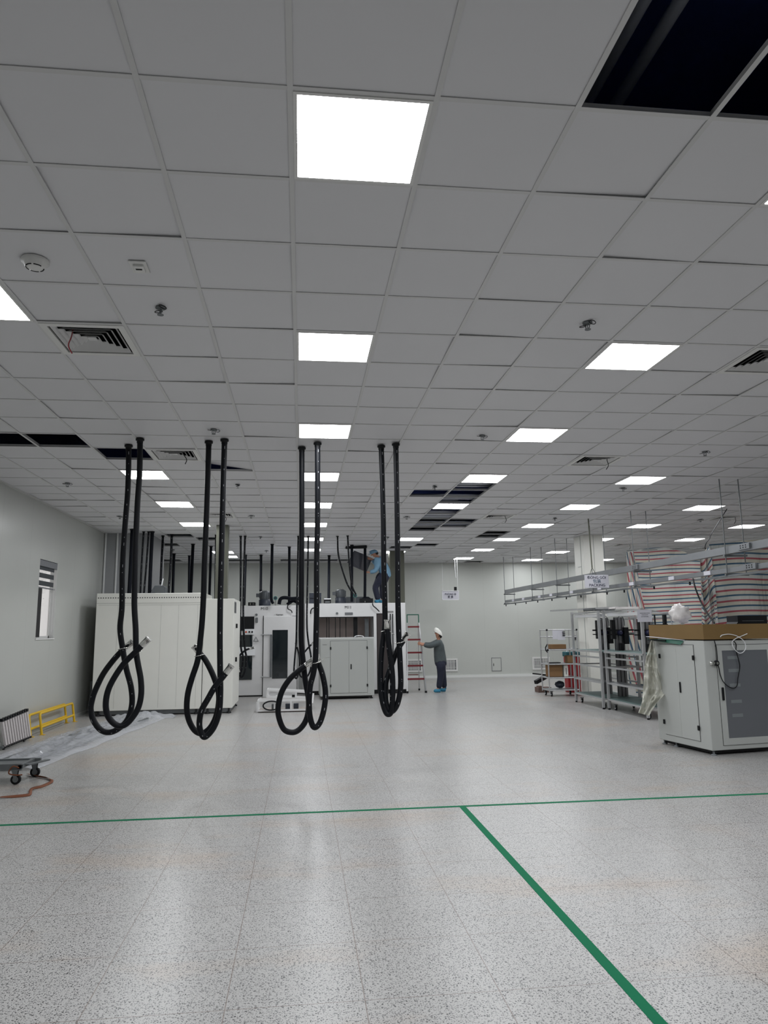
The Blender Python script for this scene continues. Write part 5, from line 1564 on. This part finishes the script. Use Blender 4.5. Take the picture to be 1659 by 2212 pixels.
# red bin behind the trolley
t = thing('red_bin', 'tall bright red bin with a teal top behind the trolley', 'bin', (6.52, 17.5, 0))
MB().box((0, 0, 0.0), (0.32, 0.28, 0.86)).build('bin_body', M['redbox'], t, bevel=0.02)
MB().box((-0.02, -0.02, 0.86), (0.33, 0.3, 0.98)).build('bin_top', M['teal'], t, bevel=0.02)
MB().tube([(0.02, 0.1, 0.98), (0.08, 0.1, 1.05), (0.2, 0.1, 1.06), (0.28, 0.1, 0.98)], 0.012, 8).build('carry_handle', M['lamp_w'], t)
# black beams sticking out left of the trolley
for (a, b, w, lab, zz) in (((1151, 1455), (1176, 1459), 0.03, 'thin black bar sticking out left of the trolley', 0), ((1157, 1474), (1176, 1462), 0.085, 'thick short black beam leaning out left of the trolley', 0)):
    tag(MB().bar(at(a[0], a[1], 17.3), at(b[0] + 4, b[1] - 1, 17.5), w).build('black_beam', M['black']), lab, 'beam')
tag(MB().box((5.82, 17.7, 0), (6.15, 18.0, 0.12)).box((5.85, 17.75, 0.12), (5.95, 17.95, 0.15)).build('wooden_pallet', mat('dark_pallet_wood', (110, 88, 80), 0.8)), 'low brown pallet on the floor behind the trolley', 'pallet')

# ------------------------------------------------------------------ hanging rack with trunking
RX0, RX1 = 6.2, 6.5
t = thing('hanging_rack', 'long grey double trunking rack hanging on thin rods at the right', 'cable rack', (RX0, 9.0, CE))
def o(p): return (p[0] - RX0, p[1] - 9.0, p[2] - CE)
ZL, ZU = 2.34, 2.62
for y in (21.69, 19.02, 17.09, 14.9, 12.91, 9.95):
    for x in (RX0, RX1):
        MB().cyl(o((x, y, CE)), o((x, y, ZL - 0.04)), 0.008, 8).build('threaded_rod', M['steel'], t)
    for z in (ZL, ZU): MB().bar(o((RX0 - 0.03, y, z - 0.025)), o((RX1 + 0.03, y, z - 0.025)), 0.04, 0.03).build('cross_bracket', M['steel'], t)
MB().box(o((RX0 + 0.02, 7.6, ZU)), o((RX0 + 0.12, 21.75, ZU + 0.11))).build('upper_trunking', M['galv'], t)
MB().box(o((RX0 + 0.02, 7.6, ZL + 0.005)), o((RX0 + 0.10, 21.75, ZL + 0.075))).build('lower_trunking', M['galv'], t)
MB().bar(o((RX0, 7.6, ZL - 0.045)), o((RX0, 21.8, ZL - 0.045)), 0.03).build('hook_rail', M['steel'], t)
for y in (21.6, 20.6, 19.6, 18.6, 17.5, 16.5, 15.6, 14.2, 13.4, 12.2, 11.0):
    MB().bar(o((RX0, y, ZL - 0.06)), o((RX0, y, ZL - 0.11)), 0.022).build('hook', M['black'], t)
for y in (20.9, 19.9, 18.5, 17.6, 16.2, 14.6, 13.1, 11.6, 10.5):
    MB().box(o((RX0 + 0.008, y - 0.09, ZL + 0.01)), o((RX0 + 0.02, y + 0.09, ZL + 0.07))).build('socket_label', M['paper'], t)
for y, z in ((9.5, ZU + 0.02), (9.4, ZL + 0.01), (12.9, ZU + 0.015)):
    bx = MB().box(o((RX0 - 0.01, y - 0.14, z)), o((RX0 + 0.02, y + 0.14, z + 0.08))).build('socket_box', M['galv'], t)
    q = MB()
    for dy in (-0.06, 0, 0.06):
        for dz in (0.025, 0.055): q.box(o((RX0 - 0.013, y + dy - 0.01, z + dz - 0.008)), o((RX0 - 0.01, y + dy + 0.01, z + dz + 0.008)))
    q.build('socket_holes', M['black'], bx)

t = thing('hanging_sign', 'white packing sign with dark blue letters hanging from the rack', 'sign', at(1289, 1256, 13.9), 0)
MB().box((-0.25, -0.012, -0.13), (0.25, 0.012, 0.13)).build('sign_board', M['paper'], t, bevel=0.008)
text_mesh('ĐÓNG GÓI', 0.075, 'sign_text', M['ink'], t, (0, -0.014, 0.075), RF)
text_mesh('包装', 0.085, 'sign_text', mat('grey_blue_ink', (50, 82, 104), 0.6), t, (0, -0.014, 0.0), RF)
text_mesh('PACKING', 0.078, 'sign_text', M['ink'], t, (0, -0.014, -0.078), RF)
f = MB().cyl((-0.08, 0, 0.28), (-0.1, 0, CE - t.location.z), 0.014, 8).cyl((-0.08, 0, 0.28), (-0.14, 0, 0.13), 0.006, 6).cyl((-0.08, 0, 0.28), (0.0, 0, 0.13), 0.006, 6)
f.build('hanging_rod', M['green_col'], t)

# loose cable from ceiling to carton
pts = [at(1497, 1250, 9.9), at(1502, 1270, 9.8), at(1514, 1300, 9.7), at(1528, 1325, 9.5), at(1543, 1346, 9.3)]
tag(MB().tube(smooth_path(pts), 0.011, 8).build('drop_cable', M['black']), 'thick black cable dropping from the lower trunking to the carton', 'cable')
pts = [V((at(1574, 1138, 12.6).x, 12.6, CE)), at(1538, 1151, 12.6), at(1533, 1163, 12.6), at(1526, 1172, 12.6), at(1523, 1184, 12.6), at(1528, 1189, 12.6)]
tag(MB().tube(smooth_path(pts), 0.008, 8).build('hanging_cable', M['black']), 'black cable looping from the ceiling down to the tarp top', 'cable')

# ------------------------------------------------------------------ striped tarps
def tarp_sheet(x0, x1, y, ztop, seed, slope=0.0, zb=0.02, amp=0.05, dy=0.0):
    def fn(u, v):
        x = x0 + (x1 - x0) * u
        zt = ztop(u)
        z = zb + (zt - zb) * v
        f = amp * math.sin(x * 9 + seed) * (0.4 + 0.6 * (1 - v)) + amp * noise.noise(V((x * 2.2, z * 1.2, seed)))
        return V((x, y + dy * u + f, z + 0.02 * noise.noise(V((x * 1.5, z, seed + 5)))))
    def uvf(u, v):
        zt = ztop(u)
        return (u * (x1 - x0), zb + (zt - zb) * v + 0.025 * math.sin(u * 7 + seed) + slope * u * (x1 - x0))
    return MB().grid(fn, 60, 40, uvf)
def ztl(u): return 3.38 + 0.09 * math.sin(min(1, u / 0.45) * PI) - (0.06 if 0.45 < u < 0.6 else 0) + (0.05 * max(0, u - 0.55))
o1_ = tarp_sheet(7.86, 11.2, 16.7, ztl, 1.0, amp=0.045)
t = thing('striped_tarp', 'striped red, blue and white tarp curtain, the farther piece with a gathered edge', 'tarp', (0, 0, 0), 0, 'striped tarp curtains')
o1_.build('main_sheet', M['tarp'], t)
def flap(u, v):
    a = V((7.62, 16.55, 0.25)).lerp(V((7.80, 16.6, 3.36)), v); b = V((8.35, 16.5, 0.25)).lerp(V((7.98, 16.6, 3.36)), v)
    p = a.lerp(b, u); p.y += 0.05 * math.sin(u * 22) * (1 - 0.5 * v)
    return p
MB().grid(flap, 40, 30, lambda u, v: (v, (u * 0.9 * (1 - 0.3 * v)) * 0.75 + v * 0.55)).build('gathered_edge', M['tarp'], t)
q = MB().cyl((7.86, 16.7, 3.40), (11.2, 16.7, 3.5), 0.006, 6)
q.build('top_cord', M['steel'], t)
t = thing('striped_tarp', 'striped tarp curtain, the nearer piece behind the right cabinet', 'tarp', (0, 0, 0), 0, 'striped tarp curtains')
tarp_sheet(7.02, 9.6, 11.75, lambda u: 2.97 + 0.25 * u, 4.0, slope=-0.06, amp=0.04).build('main_sheet', M['tarp'], t)
def edge_(u, v):
    p = V((6.75, 11.78, 0.05)).lerp(V((6.85, 11.8, 2.72)), v).lerp(V((7.05, 11.74, 0.05)).lerp(V((7.05, 11.74, 2.97)), v), u)
    p.y += 0.04 * math.sin(u * 14 + v * 5)
    return p
MB().grid(edge_, 16, 30, lambda u, v: (u, v * 2.9 + 0.12 * math.sin(u * 5) + 0.05 * math.sin(v * 30))).build('creased_edge', M['tarp'], t)
